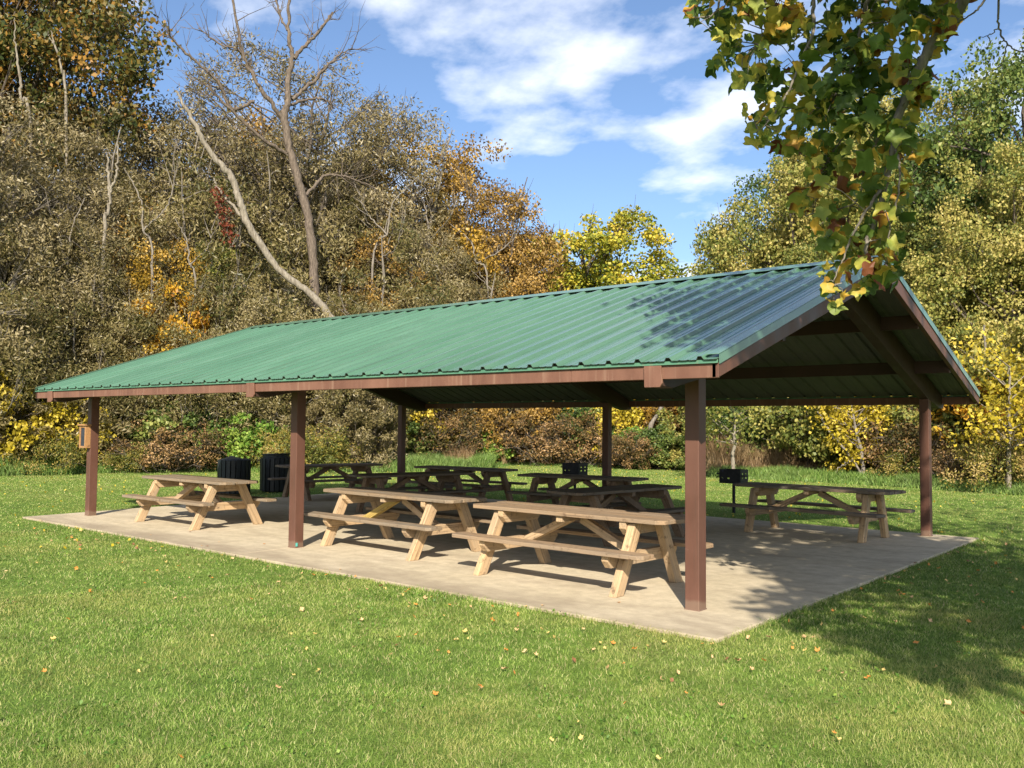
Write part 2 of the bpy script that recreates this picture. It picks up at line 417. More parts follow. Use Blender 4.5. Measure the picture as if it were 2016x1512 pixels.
class MB:
    """collects solid pieces into one mesh"""
    def __init__(s):
        s.v = []; s.f = []; s.g = []; s.m = []
    def add(s, verts, faces, g=None, mi=0):
        b = len(s.v)
        s.v += [tuple(map(float, p)) for p in verts]
        s.g += [tuple(map(float, p)) for p in (g if g is not None else verts)]
        s.f += [tuple(b + i for i in f) for f in faces]
        s.m += [mi] * len(faces)
    def beam(s, p0, p1, w, h, up=(0, 0, 1), mi=0, cham=0.0):
        """box from p0 to p1: w across, h along up; cham cuts the plan corners"""
        p0 = Vector(p0); p1 = Vector(p1); d = (p1 - p0); ln = d.length; d.normalize()
        up = Vector(up); side = d.cross(up).normalized(); up = side.cross(d).normalized()
        ro = [random.uniform(-40, 40) for _ in range(3)]
        if cham:
            pl = [(0, -w/2 + cham), (0, w/2 - cham), (cham, w/2), (ln - cham, w/2), (ln, w/2 - cham), (ln, -w/2 + cham), (ln - cham, -w/2), (cham, -w/2)]
        else:
            pl = [(0, -w/2), (0, w/2), (ln, w/2), (ln, -w/2)]
        n = len(pl); vs = []; gs = []
        for zz in (-h/2, h/2):
            for a, b in pl:
                vs.append(p0 + d*a + side*b + up*zz)
                gs.append((a + ro[0], b + ro[1], zz + ro[2]))
        fs = [tuple(range(n)), tuple(range(2*n - 1, n - 1, -1))]
        for i in range(n):
            j = (i + 1) % n
            fs.append((i, n + i, n + j, j))
        s.add(vs, fs, gs, mi)
    def box(s, lo, hi, mi=0):
        x0, y0, z0 = lo; x1, y1, z1 = hi
        vs = [(x0,y0,z0),(x1,y0,z0),(x1,y1,z0),(x0,y1,z0),(x0,y0,z1),(x1,y0,z1),(x1,y1,z1),(x0,y1,z1)]
        s.add(vs, [(0,3,2,1),(4,5,6,7),(0,1,5,4),(1,2,6,5),(2,3,7,6),(3,0,4,7)], None, mi)
    def prism(s, prof, axis_pts, mi=0):
        """prof: list of 3D points at start; axis_pts: offset vector to end"""
        n = len(prof); off = Vector(axis_pts)
        vs = [Vector(p) for p in prof] + [Vector(p) + off for p in prof]
        fs = [tuple(range(n)), tuple(range(2*n-1, n-1, -1))]
        for i in range(n):
            j = (i+1) % n
            fs.append((i, n+i, n+j, j))
        s.add(vs, fs, None, mi)
    def tube(s, pts, rad, sides=8, mi=0, cap=True):
        V, Q = tube(np.array(pts, float), np.array(rad if np.ndim(rad) else [rad]*len(pts), float), sides)
        b = len(V)
        s.add(V, [tuple(q) for q in Q] + ([tuple(range(sides))[::-1], tuple(range(b - sides, b))] if cap else []), None, mi)
    def build(s, name, mats, parent=None, bevel=0.0, smooth=False):
        me = bpy.data.meshes.new(name)
        me.from_pydata(s.v, [], s.f); me.update()
        for m in (mats if isinstance(mats, (list, tuple)) else [mats]): me.materials.append(m)
        me.polygons.foreach_set('material_index', s.m)
        import bmesh
        bm = bmesh.new(); bm.from_mesh(me); bmesh.ops.recalc_face_normals(bm, faces=bm.faces); bm.to_mesh(me); bm.free()
        a = me.attributes.new('gc', 'FLOAT_VECTOR', 'POINT')
        a.data.foreach_set('vector', np.array(s.g, dtype=np.float32).ravel())
        if smooth:
            me.polygons.foreach_set('use_smooth', [True]*len(me.polygons))
        o = link(name, me, parent)
        if bevel:
            b = o.modifiers.new('bevel', 'BEVEL'); b.width = bevel; b.segments = 2; b.limit_method = 'ANGLE'
        return o

def tube(P, r, sides=6):
    n = len(P)
    T = np.gradient(P, axis=0); T /= np.linalg.norm(T, axis=1)[:, None] + 1e-9
    ref = np.array([0.0, 0.0, 1.0]) if abs(T[0][2]) < 0.9 else np.array([1.0, 0, 0])
    a = np.cross(T[0], ref); a /= np.linalg.norm(a)
    V = np.zeros((n, sides, 3)); th = np.arange(sides) * 2 * math.pi / sides
    for i in range(n):
        a = a - T[i] * (a @ T[i]); a /= np.linalg.norm(a) + 1e-9
        b = np.cross(T[i], a)
        V[i] = P[i] + r[i] * (np.cos(th)[:, None] * a + np.sin(th)[:, None] * b)
    idx = np.arange(n * sides).reshape(n, sides)
    nx = np.roll(idx, -1, axis=1)
    Q = np.stack([idx[:-1], nx[:-1], nx[1:], idx[1:]], -1).reshape(-1, 4)
    return V.reshape(-1, 3), Q

class Tubes:
    def __init__(s): s.V = []; s.Q = []; s.n = 0
    def add(s, P, r, sides=6):
        V, Q = tube(np.array(P, float), np.array(r, float), sides)
        s.V.append(V); s.Q.append(Q + s.n); s.n += len(V)
    def build(s, name, mat, parent=None):
        me = np_mesh(name, np.concatenate(s.V), np.concatenate(s.Q), mat, True)
        return link(name, me, parent)
    def mesh(s, name, mat):
        return np_mesh(name, np.concatenate(s.V), np.concatenate(s.Q), mat, True)

def smooth_path(pts, n=12, jit=0.0, r=None):
    """Catmull-Rom through pts"""
    P = np.array(pts, float)
    P = np.vstack([2*P[0]-P[1], P, 2*P[-1]-P[-2]])
    out = []
    seg = len(P) - 3
    per = max(2, n // seg)
    for i in range(seg):
        p0, p1, p2, p3 = P[i:i+4]
        for k in range(per):
            t = k / per
            out.append(0.5*((2*p1) + (-p0+p2)*t + (2*p0-5*p1+4*p2-p3)*t*t + (-p0+3*p1-3*p2+p3)*t**3))
    out.append(P[-2])
    out = np.array(out)
    if jit and r is not None:
        out[1:-1] += r.normal(0, jit, (len(out)-2, 3))
    return out

def unit(v): return v / (np.linalg.norm(v, axis=-1, keepdims=True) + 1e-9)

def leaf_quads(C, lng, wid, r, nbias=None, dbias=None):
    """diamond leaves centred at C; nbias pulls the normals, dbias pulls the long axis"""
    n = len(C)
    d = r.normal(0, 1, (n, 3))
    if dbias is not None: d = unit(d) + dbias
    d = unit(d)
    nn = r.normal(0, 1, (n, 3))
    if nbias is not None: nn = unit(nn) + nbias
    s = unit(np.cross(d, nn))
    l = (lng * r.uniform(0.7, 1.35, n))[:, None]; w = (wid * r.uniform(0.7, 1.3, n))[:, None]
    V = np.stack([C - d*l*0.5, C + s*w*0.5 - d*l*0.08, C + d*l*0.5, C - s*w*0.5 - d*l*0.08], 1).reshape(-1, 3)
    Q = np.arange(4*n).reshape(n, 4)
    return V, Q

# ------------------------------------------------------------------ trees
def make_tree(seed, H, blobs, ncl, per, crad, lsz, lw, leafmat, barkmat, trad=0.22, stems=1, nlimb=45, low=0.15,
              dbias=None, nb=0.6, twigs=3, top=0.85, lean=0.0, squash=0.75):
    r = np.random.default_rng(seed)
    B = np.array(blobs, float)
    w = (B[:, 3] * B[:, 4] * B[:, 5]) ** 0.7; w /= w.sum()
    k = r.choice(len(B), ncl, p=w)
    d = unit(r.normal(0, 1, (ncl, 3)))
    rad = r.uniform(0.25, 1.0, ncl) ** 0.45
    C = B[k, :3] + d * B[k, 3:6] * rad[:, None]
    C[:, 2] = np.maximum(C[:, 2], 0.35)
    csz = crad * r.uniform(0.55, 1.35, ncl)
    T = Tubes()
    trunks = []
    for s in range(stems):
        a = r.uniform(0, 6.28); sp = 0.0 if stems == 1 else r.uniform(0.1, 0.35)
        tp = np.array([math.cos(a), math.sin(a), 0]) * (H * (0.22 if stems > 1 else 0.05 + lean))
        P = smooth_path([(math.cos(a)*sp, math.sin(a)*sp, -0.3), tp*0.25 + [0, 0, H*0.3*top], tp*0.65 + [0, 0, H*0.65*top], tp + [0, 0, H*top]], 14, trad*0.35, r)
        P[0, 2] = -0.3
        rr = trad * (1 if stems == 1 else 0.65) * np.linspace(1.0, 0.10, len(P)) ** 0.85
        rr[0] *= 1.35
        T.add(P, rr, 8); trunks.append((P, rr))
    order = r.permutation(ncl)[:nlimb]
    for i in order:
        P, rr = trunks[r.integers(len(trunks))]
        c = C[i]; hd = np.hypot(*(c[:2] - P[len(P)//2][:2]))
        zs = np.clip(c[2] - hd * r.uniform(0.5, 1.1), H * low, H * top * 0.93)
        j = int(np.argmin(abs(P[:, 2] - zs)))
        s0 = P[j]; mid = s0 * 0.45 + c * 0.55; mid = mid + r.normal(0, 0.08, 3) * np.linalg.norm(c - s0); mid[2] -= 0.05 * hd
        Q = smooth_path([s0, mid, c], 8, 0.03, r)
        r0 = min(rr[j] * 0.7, 0.02 + 0.014 * np.linalg.norm(c - s0) + 0.01)
        T.add(Q, np.linspace(r0, 0.012, len(Q)), 5)
        for _ in range(twigs):
            e = c + unit(r.normal(0, 1, 3) + 0.5 * unit(c - s0)) * csz[i] * r.uniform(0.9, 1.6)
            T.add(np.array([Q[-3], (Q[-1] + e) / 2 + r.normal(0, 0.05, 3), e]), [0.014, 0.010, 0.005], 3)
    # leaves
    cnt = np.maximum(3, (per * (csz / crad) ** 2).astype(int))
    ii = np.repeat(np.arange(ncl), cnt); n = len(ii)
    off = unit(r.normal(0, 1, (n, 3))) * (r.uniform(0, 1, n) ** 0.5)[:, None] * csz[ii][:, None]
    off[:, 2] *= squash
    X = C[ii] + off
    X[:, 2] = np.maximum(X[:, 2], 0.05)
    out = unit(off + 0.5 * unit(C[ii] - B[k[ii], :3]) * csz[ii][:, None] + [0, 0, 0.3])
    V, Q = leaf_quads(X, lsz, lw, r, nbias=out * nb, dbias=dbias)
    return T.mesh('trunk', barkmat), np_mesh('crown', V, Q, leafmat)

def place(meshes, name, loc, rz, s, label, cat='tree', group=None, sz=None):
    e = empty(name, loc, rz); e.scale = (s, s, sz or s)
    tag(e, label, cat, group)
    link('trunk' if cat == 'tree' else 'stem', meshes[0], e); link('crown' if cat == 'tree' else 'foliage', meshes[1], e)
    return e

PI = math.pi
wind = np.array([0.5, -0.35, 0.15])
T_ = {}
T_['willow'] = [make_tree(11 + i, 14, b, 330, 185, 0.74, 0.17, 0.05, L['willow'], M['barkgrey'], 0.22, 3, 150, 0.05, dbias=wind, nb=0.3, twigs=5)
    for i, b in enumerate([
      [(0,0,9,3.2,3.2,4.2),(-2,1,5.5,3,3,3.6),(2.2,-1,6,3,3,4),(0,0,3,3.6,3.6,2.6)],
      [(0.5,0,9.5,2.6,2.6,4),(-2.4,-.5,7.5,2.6,2.8,3.4),(2.4,1,5,3.2,3,3.6),(-1,0,3,4,3.6,2.6)]])]
T_['willowwisp'] = [make_tree(31, 15, [(0,0,11,2.6,2.6,3.6),(-2.8,0,10,1.8,1.8,3),(3,0,9,2.2,2,3),(1,1,6,3.5,3,3)], 230, 130, 0.70, 0.17, 0.045, L['willow'], M['bark'], 0.28, 2, 120, 0.1, dbias=wind, nb=0.3, twigs=5)]
T_['olive'] = [make_tree(41, 9, [(0,0,5,3.4,3.4,3.4),(2,0,3,2.4,2.4,2.6),(-2,0,3,2.6,2.4,2.6)], 250, 210, 0.62, 0.16, 0.046, L['willowgreen'], M['barkgrey'], 0.14, 4, 120, 0.05, dbias=wind, nb=0.3)]
T_['tawny'] = [make_tree(51, 13, [(0,0,9.5,3.2,3.2,3.2),(-2.4,0,7,2.4,2.4,2.6),(2.8,0,7.4,2.4,2.4,2.2),(0,0,5,3,3,3)], 220, 120, 0.7, 0.125, 0.10, L['tawny'], M['bark'], 0.22, 2, 110, 0.12, twigs=4)]
T_['amber'] = [make_tree(61, 13, [(0,0,9,3,3,3.4),(-2,0,6,2.4,2.4,3),(2.4,0,6.5,2.2,2.4,2.6)], 230, 150, 0.7, 0.13, 0.10, L['amber'], M['bark'], 0.2, 2, 70, 0.12)]
T_['oak'] = [make_tree(71, 20, [(0,0,14,5,5,5),(4,0,12,3.4,3.6,4),(-4,0,12,3.5,3.5,4),(0,0,8,5,5,4)], 380, 230, 0.95, 0.165, 0.115, L['oak'], M['bark'], 0.4, 1, 70, 0.15)]
T_['yg'] = [make_tree(81, 13, [(-2.6,0,9.4,2.6,2.6,2.2),(2.2,0,9.8,2.8,2.8,2.2),(0,0,7,4.6,3.6,2.0),(4,0,7.5,2,2,2),(-4.4,0,6,2.2,2.2,1.7)], 220, 200, 0.75, 0.17, 0.13, L['yellowgreen'], M['bark'], 0.24, 1, 90, 0.25)]
T_['maple'] = [make_tree(91 + i, 14, b, 330, 210, 0.80, 0.145, 0.11, L['maple'], M['bark'], 0.24, 1, 60, 0.15)
    for i, b in enumerate([
      [(0,0,10.5,3.2,3.2,3.4),(-3,0,8,2.4,2.6,2.8),(3,0,8.4,2.6,2.6,3),(0,0,5.5,4,3.6,3.4)],
      [(0.6,0,11,2.6,2.8,3),(-2.5,1,9,2.6,2.6,2.6),(2.2,-1,7,3,2.8,3),(-1,0,4.6,3.6,3.6,3.2)]])]
T_['green'] = [make_tree(101, 15, [(0,0,11,3.4,3.4,3.6),(-3,0,8.5,2.8,2.8,3),(3,0,8,2.8,2.8,3),(0,0,5,3.8,3.8,3.4)], 300, 180, 0.80, 0.15, 0.11, L['green'], M['bark'], 0.28, 1, 70, 0.2)]
# shrubs
def shrub(seed, H, W, ncl, per, lsz, lw, lm, bark=None, **k):
    return make_tree(seed, H, [(0,0,H*0.55,W*0.5,W*0.5,H*0.42),(W*0.25,0,H*0.35,W*0.38,W*0.4,H*0.35),(-W*0.25,0,H*0.4,W*0.4,W*0.4,H*0.38)],
                     ncl, per, 0.42, lsz, lw, lm, bark or M['bark'], 0.06, 5, k.pop('nlimb', 30), 0.02, **k)
T_['s_green'] = [shrub(201, 3.0, 4.2, 130, 110, 0.15, 0.11, L['green'])]
T_['s_bright'] = [shrub(202, 2.6, 3.6, 120, 100, 0.15, 0.11, L['bright'])]
T_['s_yellow'] = [shrub(203, 3.6, 3.4, 100, 70, 0.16, 0.11, L['yellow'])]
T_['s_orange'] = [shrub(204, 4.4, 4.2, 120, 80, 0.16, 0.12, L['orange'])]
T_['s_rust'] = [shrub(205, 2.6, 4.4, 130, 90, 0.12, 0.06, L['rust'], nlimb=70, twigs=5)]
T_['s_gold'] = [shrub(206, 1.9, 3.6, 120, 120, 0.10, 0.04, L['goldenrod'])]
T_['s_olive'] = [shrub(207, 4.6, 5.2, 190, 130, 0.18, 0.055, L['willow'], dbias=wind, nlimb=60)]
T_['s_tawny'] = [shrub(208, 4.6, 4.6, 160, 80, 0.15, 0.10, L['tawny'], nlimb=70, twigs=4)]
T_['s_red'] = [shrub(209, 2.4, 1.4, 40, 50, 0.13, 0.09, L['red'])]
T_['s_maple'] = [shrub(210, 5.0, 5.0, 190, 110, 0.15, 0.11, L['maple'], nlimb=60)]

# individually recognisable background trees: kind, u, distance, rotation, scale, label
named_trees = [
 ('oak', -55, 47, 0.3, 1.47, 'tallest leafy tree at the left edge, dark green and rust leaves cut by the top'),
 ('willow', 120, 40, 0.2, 1.12, 'greyish brown narrow-leaved tree in front of the dark green oak at far left'),
 ('willow', 290, 42, 1.9, 1.18, 'silvery brown bushy tree between the oak and the bleached leaning trunk'),
 ('willowwisp', 470, 42, 0.4, 1.37, 'wispy silver-leaved tree behind the bleached leaning trunk'),
 ('willowwisp', 655, 44, 3.3, 1.36, 'wispy grey-leaved tree whose fine crown rises right of the forked dead tree'),
 ('willow', 560, 41.5, 4.1, 1.12, 'dense grey-brown tree at the foot of the forked dead tree'),
 ('willow', 735, 43, 2.6, 1.36, 'grey-brown tree above the left end of the roof ridge'),
 ('amber', 800, 46, 0.2, 1.36, 'amber-leaved tree just right of the grey wispy trees'),
 ('tawny', 925, 46, 1.2, 1.3, 'open tawny tree with sky showing through its branches'),
 ('tawny', 985, 48, 2.9, 1.16, 'drooping tawny-leaved tree right of the open tawny one, beside the yellow-green tree'),
 ('yg', 1122, 56, 0.0, 1.24, 'round yellow-green tree standing alone against the sky behind the roof'),
 ('maple', 1580, 42, 0.3, 1.08, 'green and yellow tree just left of the hanging branch, rising above the roof'),
 ('maple', 1690, 46, 2.2, 1.28, 'tall green tree half hidden behind the hanging branch'),
 ('maple', 1835, 42, 1.0, 1.2, 'tall golden green tree right of the hanging branch, crown against the sky'),
 ('green', 2020, 40, 1.0, 1.2, 'dark green tree cut by the right edge of the photo'),
 ('maple', 1975, 34, 4.0, 0.8, 'yellow-topped tree in front of the dark green tree at the right edge'),
]
for i, (k, u, d, rz, s, lab) in enumerate(named_trees):
    var = T_[k]
    place(var[i % len(var)], 'oak_tree' if k == 'oak' else 'willow_tree' if 'willow' in k else 'maple_tree' if k == 'maple' else 'broadleaf_tree', gnd(u, d), rz, s * (1.08 if k == 'yg' else 0.86), lab, sz=s)
# trees one cannot tell apart inside the wood
fill = [('willow', 20, 38, 1.0), ('willow', 205, 37, .86), ('olive', 380, 39, 1.5), ('willow', 395, 47, 1.3), ('olive', 660, 40, 1.4), ('olive', 470, 37, .95),
        ('willow', 840, 42, .92), ('olive', 760, 39, 1.25), ('tawny', 340, 50, 1.3), ('amber', 250, 52, 1.2), ('tawny', 480, 50, 1.45), ('amber', 600, 52, 1.35),
        ('oak', 700, 56, .95), ('amber', 880, 54, 1.15), ('tawny', 990, 46, .95), ('olive', 900, 42, 1.15), ('olive', 1080, 45, .85), ('tawny', 1050, 52, .45),
        ('green', 1240, 56, .58), ('amber', 1345, 56, .66), ('amber', 1410, 54, .62), ('green', 1560, 50, 1.15), ('green', 1720, 52, 1.35), ('maple', 1700, 38, .80),
        ('maple', 1850, 36, .74), ('green', 1930, 48, 1.18), ('maple', 2100, 36, .8), ('oak', -330, 44, 1.25), ('willow', -120, 36, 1.1), ('green', 2140, 46, 1.2),
        ('green', 60, 57, 1.35), ('green', 180, 60, 1.1), ('green', 560, 62, 1.25), ('olive', -30, 35, 1.0), ('olive', 560, 35.5, .86), ('maple', 1590, 36, .62),
        ('olive', 60, 36, .95), ('olive', 150, 35.5, .90), ('olive', 235, 36, .85), ('olive', 310, 36, .92), ('olive', 395, 35.6, .85), ('olive', 640, 35.6, .80), ('olive', 715, 36.2, .82),
        ('olive', 500, 44, 1.6), ('willow', 850, 48, 1.05), ('willow', 190, 48, 1.1), ('willow', 640, 49, 1.25), ('green', 1640, 60, 1.3), ('green', 1500, 58, .9),
        ('amber', 325, 36.6, .72), ('maple', 400, 38.5, .65), ('tawny', 245, 39, .85), ('olive', 600, 39, 1.1), ('tawny', 745, 39, .80), ('tawny', 110, 38, .70), ('maple', 450, 37.5, .55), ('green', 170, 37, .52)]
fill_lab = {'willow': 'silvery brown willow-leaved tree among many in the wood', 'olive': 'low grey-olive narrow-leaved tree in the wood edge', 'tawny': 'tawny autumn tree deeper in the wood',
            'amber': 'amber autumn tree deeper in the wood', 'oak': 'dark green and rust broadleaf tree deeper in the wood', 'green': 'dark green tree at the back of the wood', 'maple': 'yellow-green tree in the right-hand wood'}
for i, (k, u, d, s) in enumerate(fill):
    var = T_[k]
    place(var[i % len(var)], 'woodland_tree', gnd(u, d), 1.7 * i, s * 0.9, fill_lab[k], 'tree', fill_lab[k].replace(' tree ', ' trees ', 1), sz=s)

shrubs = [  # kind, u, d, s, label
 ('s_orange', 60, 36, .95, 'orange and pink leaved shrub around the grey trunk at far left'),
 ('s_yellow', 30, 33.5, .9, 'pale yellow shrub below the orange one at the far left edge'),
 ('s_yellow', 125, 33.5, .72, 'pale yellow shrub behind the wooden box on the left post'),
 ('s_gold', 90, 33.0, .7, 'yellow-green low bush left of the box post'),
 ('s_olive', 230, 35, .8, 'grey-brown twiggy bush behind the left post'),
 ('s_green', 330, 34.5, .95, 'dark leafy bush between the left post and the litter bins'),
 ('s_bright', 450, 34.5, .95, 'fresh green leafy bush above the litter bins'),
 ('s_gold', 275, 33.4, .62, 'low goldenrod clump right of the left post'),
 ('s_rust', 345, 33.2, .8, 'reddish brown weedy bush near the left litter bin'),
 ('s_green', 540, 35, .8, 'green bush left of the middle front post'),
 ('s_gold', 640, 33.6, 1.1, 'goldenrod bush right of the middle front post, above the table'),
 ('s_gold', 560, 33.4, .7, 'goldenrod clump behind the middle front post'),
 ('s_olive', 700, 33.9, .72, 'tall grey-brown bush right of the middle front post'),
 ('s_yellow', 828, 37.5, .95, 'bright yellow-green bush just right of the rear left post'),
 ('s_green', 765, 36.5, .8, 'dark green bush just left of the rear left post'),
 ('s_tawny', 905, 39, .85, 'tawny bush under the middle of the rear eave'),
 ('s_rust', 880, 37.6, 1.0, 'rust and green weedy bush right of the yellow-green bush'),
 ('s_rust', 975, 39.5, 1.1, 'rust-brown bramble thicket in the middle of the field edge'),
 ('s_bright', 930, 38.6, .75, 'small fresh green bush among the brambles'),
 ('s_tawny', 1045, 41, .95, 'reddish brown twiggy bush behind the barbecue grill'),
 ('s_rust', 1080, 39.5, 1.05, 'brown bramble thicket left of the rear middle post'),
 ('s_orange', 1150, 41, .62, 'orange-leaved bush left of the rear middle post'),
 ('s_green', 1170, 40.2, .95, 'green bush directly behind the rear middle post'),
 ('s_yellow', 1220, 39, .85, 'vivid yellow bush right of the rear middle post'),
 ('s_rust', 1145, 38.6, .85, 'low rust-coloured bush at the foot of the rear middle post'),
 ('s_bright', 1260, 38, .72, 'bright green bush right of the vivid yellow one'),
 ('s_orange', 1300, 41, .9, 'golden orange bush under the leaning grey trunks'),
 ('s_green', 1300, 36.5, .62, 'low dark green bush left of the front right post'),
 ('s_rust', 1240, 36.8, .7, 'low tan and orange bush below the vivid yellow one'),
 ('s_maple', 1400, 37.5, .80, 'green-yellow bush directly right of the front right post top'),
 ('s_green', 1500, 36, 1.15, 'shady dark green bush right of the pale sapling'),
 ('s_maple', 1590, 34, .84, 'yellow-brown spreading bush above the right table'),
 ('s_yellow', 1690, 32.5, .78, 'yellow-leaved bush over the right-hand table end'),
 ('s_maple', 1730, 34.5, .85, 'brownish bush left of the rear right post'),
 ('s_rust', 1780, 32, .9, 'dry brown thicket behind the rear right post'),
 ('s_gold', 1800, 31.2, .7, 'low olive bush at the foot of the rear right post'),
 ('s_maple', 1870, 32, .75, 'brown-green bush right of the rear right post'),
 ('s_orange', 1985, 31, 1.05, 'bright orange-yellow bush at the right edge'),
 ('s_yellow', 1955, 30, .62, 'yellow leaved bush below the bright orange one'),
 ('s_orange', 1845, 34, .66, 'small orange bush touching the rear right post'),
 ('s_rust', 1900, 29.6, .62, 'low brown weeds mound right of the rear right post'),
 ('s_gold', 1975, 28.6, .8, 'low olive-brown mound at the right edge below the yellow leaves'),
 ('s_olive', 790, 41, 1.1, 'grey-brown tall bush under the far end of the roof'),
 ('s_olive', 600, 37, 1.0, 'grey-brown tall bush above the middle front post'),
 ('s_olive', 420, 38, 1.05, 'grey-brown tall bush behind the fresh green one'),
 ('s_olive', 130, 37, 1.1, 'grey-brown tall bush behind the yellow shrub'),
 ('s_red', 75, 33.2, .55, 'small crimson shrub low at the far left'),
 ('s_tawny', 1355, 40, 1.0, 'copper-brown bush behind the front right post'),
 ('s_maple', 1640, 37.5, 1.1, 'tall yellow-green bush under the rear eave at right'),
 ('s_maple', 1790, 38.5, 1.2, 'tall olive-yellow bush behind the rear right post'),
 ('s_olive', -60, 34, 1.0, 'grey-brown bush beyond the left photo edge'),
 ('s_maple', 2080, 31, 1.0, 'yellow-green bush beyond the right photo edge'),
]
for i, (k, u, d, s, lab) in enumerate(shrubs):
    place(T_[k][0], 'shrub', gnd(u, d), 2.1 * i, s, lab, 'shrub', sz=s * (0.82 + 0.36 * ((i * 7919) % 10) / 10))
_r = np.random.default_rng(8); _b = at(452, 470, 34.9); _e = empty('creeper', _b); tag(_e, 'crimson creeper leaves beside the bleached trunk in the wood', 'creeper')
_P = smooth_path([(0, 0, 0), at(446, 440, 34.9) - _b, at(436, 405, 34.9) - _b, at(428, 372, 34.9) - _b], 14, 0.02, _r)
_T = Tubes(); _T.add(_P, np.linspace(.025, .01, len(_P)), 5); _T.build('stem', M['bark'], _e)
_X = _P[_r.integers(0, len(_P), 260)] + _r.normal(0, .13, (260, 3)); _V, _Q = leaf_quads(_X, .13, .09, _r); link('foliage', np_mesh('foliage', _V, _Q, L['red']), _e)
place(T_['s_orange'][0], 'autumn_sapling', gnd(330, 35.2, 3.0), 0, 0.72, 'orange-leaved young tree glowing inside the brown wood at left', 'tree', sz=.95)

# -- bare trunks and dead trees traced as real limbs
def limbset(name, label, mat, trunk, branches, d, cat='tree', ground=None, twig=0, seed=5):
    r = np.random.default_rng(seed)
    e = empty(name, (0, 0, 0)); 
    tp = [at(u, v, d + dd) for u, v, dd, w in trunk]
    base = tp[0].copy()
    P0 = [np.array([base[0] + (0 if ground is None else gnd(ground, d)[0] - base[0]), base[1] + (0 if ground is None else gnd(ground, d)[1] - base[1]), -0.3])]
    o = np.array([P0[0][0], P0[0][1], 0.0])
    e.location = tuple(o)
    pts = smooth_path([p - o for p in P0 + tp], 8 * len(tp), 0.022, r)
    wid = [trunk[0][3] * 1.15] + [w for _, _, _, w in trunk]
    rr = np.interp(np.linspace(0, 1, len(pts)), np.linspace(0, 1, len(wid)), wid) * d / F_PX / 2 * 0.84 * r.uniform(0.9, 1.12, len(pts))
    T = Tubes(); T.add(pts, rr, 10); T.build('trunk', mat, e)
    for bi, br in enumerate(branches):
        bp = [at(u, v, d + dd) - o for u, v, dd, w in br]
        bpp = smooth_path(bp, 7 * len(bp), 0.022, r)
        br_r = np.interp(np.linspace(0, 1, len(bpp)), np.linspace(0, 1, len(br)), [w for _, _, _, w in br]) * d / F_PX / 2 * 0.84 * r.uniform(0.88, 1.14, len(bpp))
        B = Tubes(); B.add(bpp, br_r, 7)
        for _ in range(twig):
            k = r.integers(len(bpp)//3, len(bpp) - 1)
            dr = unit(unit(bpp[k] - bpp[k-1]) + r.normal(0, 0.6, 3) + [0, 0, 0.3])
            ln = r.uniform(0.4, 1.5)
            q = np.array([bpp[k], bpp[k] + dr * ln * .5 + r.normal(0, .05, 3), bpp[k] + dr * ln + [0, 0, .1] + r.normal(0, .08, 3)])
            B.add(q, [0.022, 0.014, 0.006], 4)
            for _q in range(3): B.add(np.array([q[1] if _q < 2 else q[2], q[1 if _q < 2 else 2] + unit(dr + r.normal(0, .7, 3)) * ln * .5]), [0.010, 0.004], 3)
        B.build('branch', mat, e)
    return tag(e, label, cat)

limbset('dead_tree', 'bleached bare trunk leaning left, curving up to a point in front of the grey wood', M['barkpale'],
        [(720,740,0,20),(662,640,0,18),(607,575,0,16),(548,528,0,15),(492,448,0,16),(472,397,0,15),(456,349,0,15),(421,310,0,13),(381,242,0,10),(348,179,0,4)],
        [[(492,448,0,8),(463,410,.3,7),(430,370,.5,5),(421,352,.6,3)]], 34.6, ground=745)
limbset('dead_tree', 'tall forked dead tree with brown bark, topmost limbs running out of the photo', M['barkred'],
        [(622,640,0,22),(615,488,0,20),(595,381,0,19),(571,294,0,17),(560,230,0,17),(567,198,0,14),(567,159,0,12),(575,111,0,11),(567,60,0,8),(571,-20,0,6)],
        [[(557,232,0,11),(516,179,-.3,9),(500,150,-.4,8),(476,99,-.5,7),(456,-20,-.6,5)],
         [(564,303,0,9),(512,270,-.4,8),(448,210,-.8,6),(401,163,-1,3)],
         [(500,200,-.4,7),(456,214,-.5,8),(428,159,-.7,7),(377,115,-.9,6),(337,75,-1,4),(333,63,-1,2)],
         [(575,196,0,9),(619,159,.4,8),(651,123,.6,6),(694,91,.8,2)],
         [(579,115,0,10),(595,95,.2,8),(627,63,.4,8),(655,24,.5,5)],
         [(573,206,0,7),(615,194,.4,6),(640,197,.5,5),(659,214,.6,3)],
         [(603,385,0,8),(635,349,.4,7),(665,345,.5,5),(698,353,.7,4),(740,372,.9,2)],
         [(503,150,-.4,5),(470,100,-.3,5),(430,85,-.2,4),(390,55,0,2)],
         [(565,60,0,5),(550,25,.1,5),(540,-20,.2,4)]], 36.0, ground=626, twig=13)
limbset('snag', 'pale split snag rising from the grey-brown bushes in the left wood', M['barkpale'],
        [(205,470,0,7),(213,420,0,7),(216,380,0,6),(213,335,0,6),(212,303,0,3)], [[(214,385,0,6),(228,350,0,5),(231,310,0,4),(232,278,0,2)]], 35, ground=196)
limbset('snag', 'thin pale dead stem against the dark oak crown at far left', M['barkpale'],
        [(60,260,0,6),(42,200,0,6),(38,140,0,5),(30,80,0,3),(29,35,0,1.5)], [], 39, ground=90)
limbset('snag', 'slim bare stem right of the thin pale one, before the oak crown', M['barkpale'],
        [(130,220,0,6),(122,140,0,5),(110,95,0,4),(100,60,0,2)], [[(110,95,0,3),(98,75,0,2),(94,62,0,1.5)]], 39, ground=150)
limbset('leafless_tree', 'thick grey trunk standing behind the orange shrub at the far left', M['barkgrey'],
        [(24,760,0,22),(26,700,0,21),(28,630,0,20),(30,560,0,16),(36,480,0,10)], [], 34.8, ground=22)
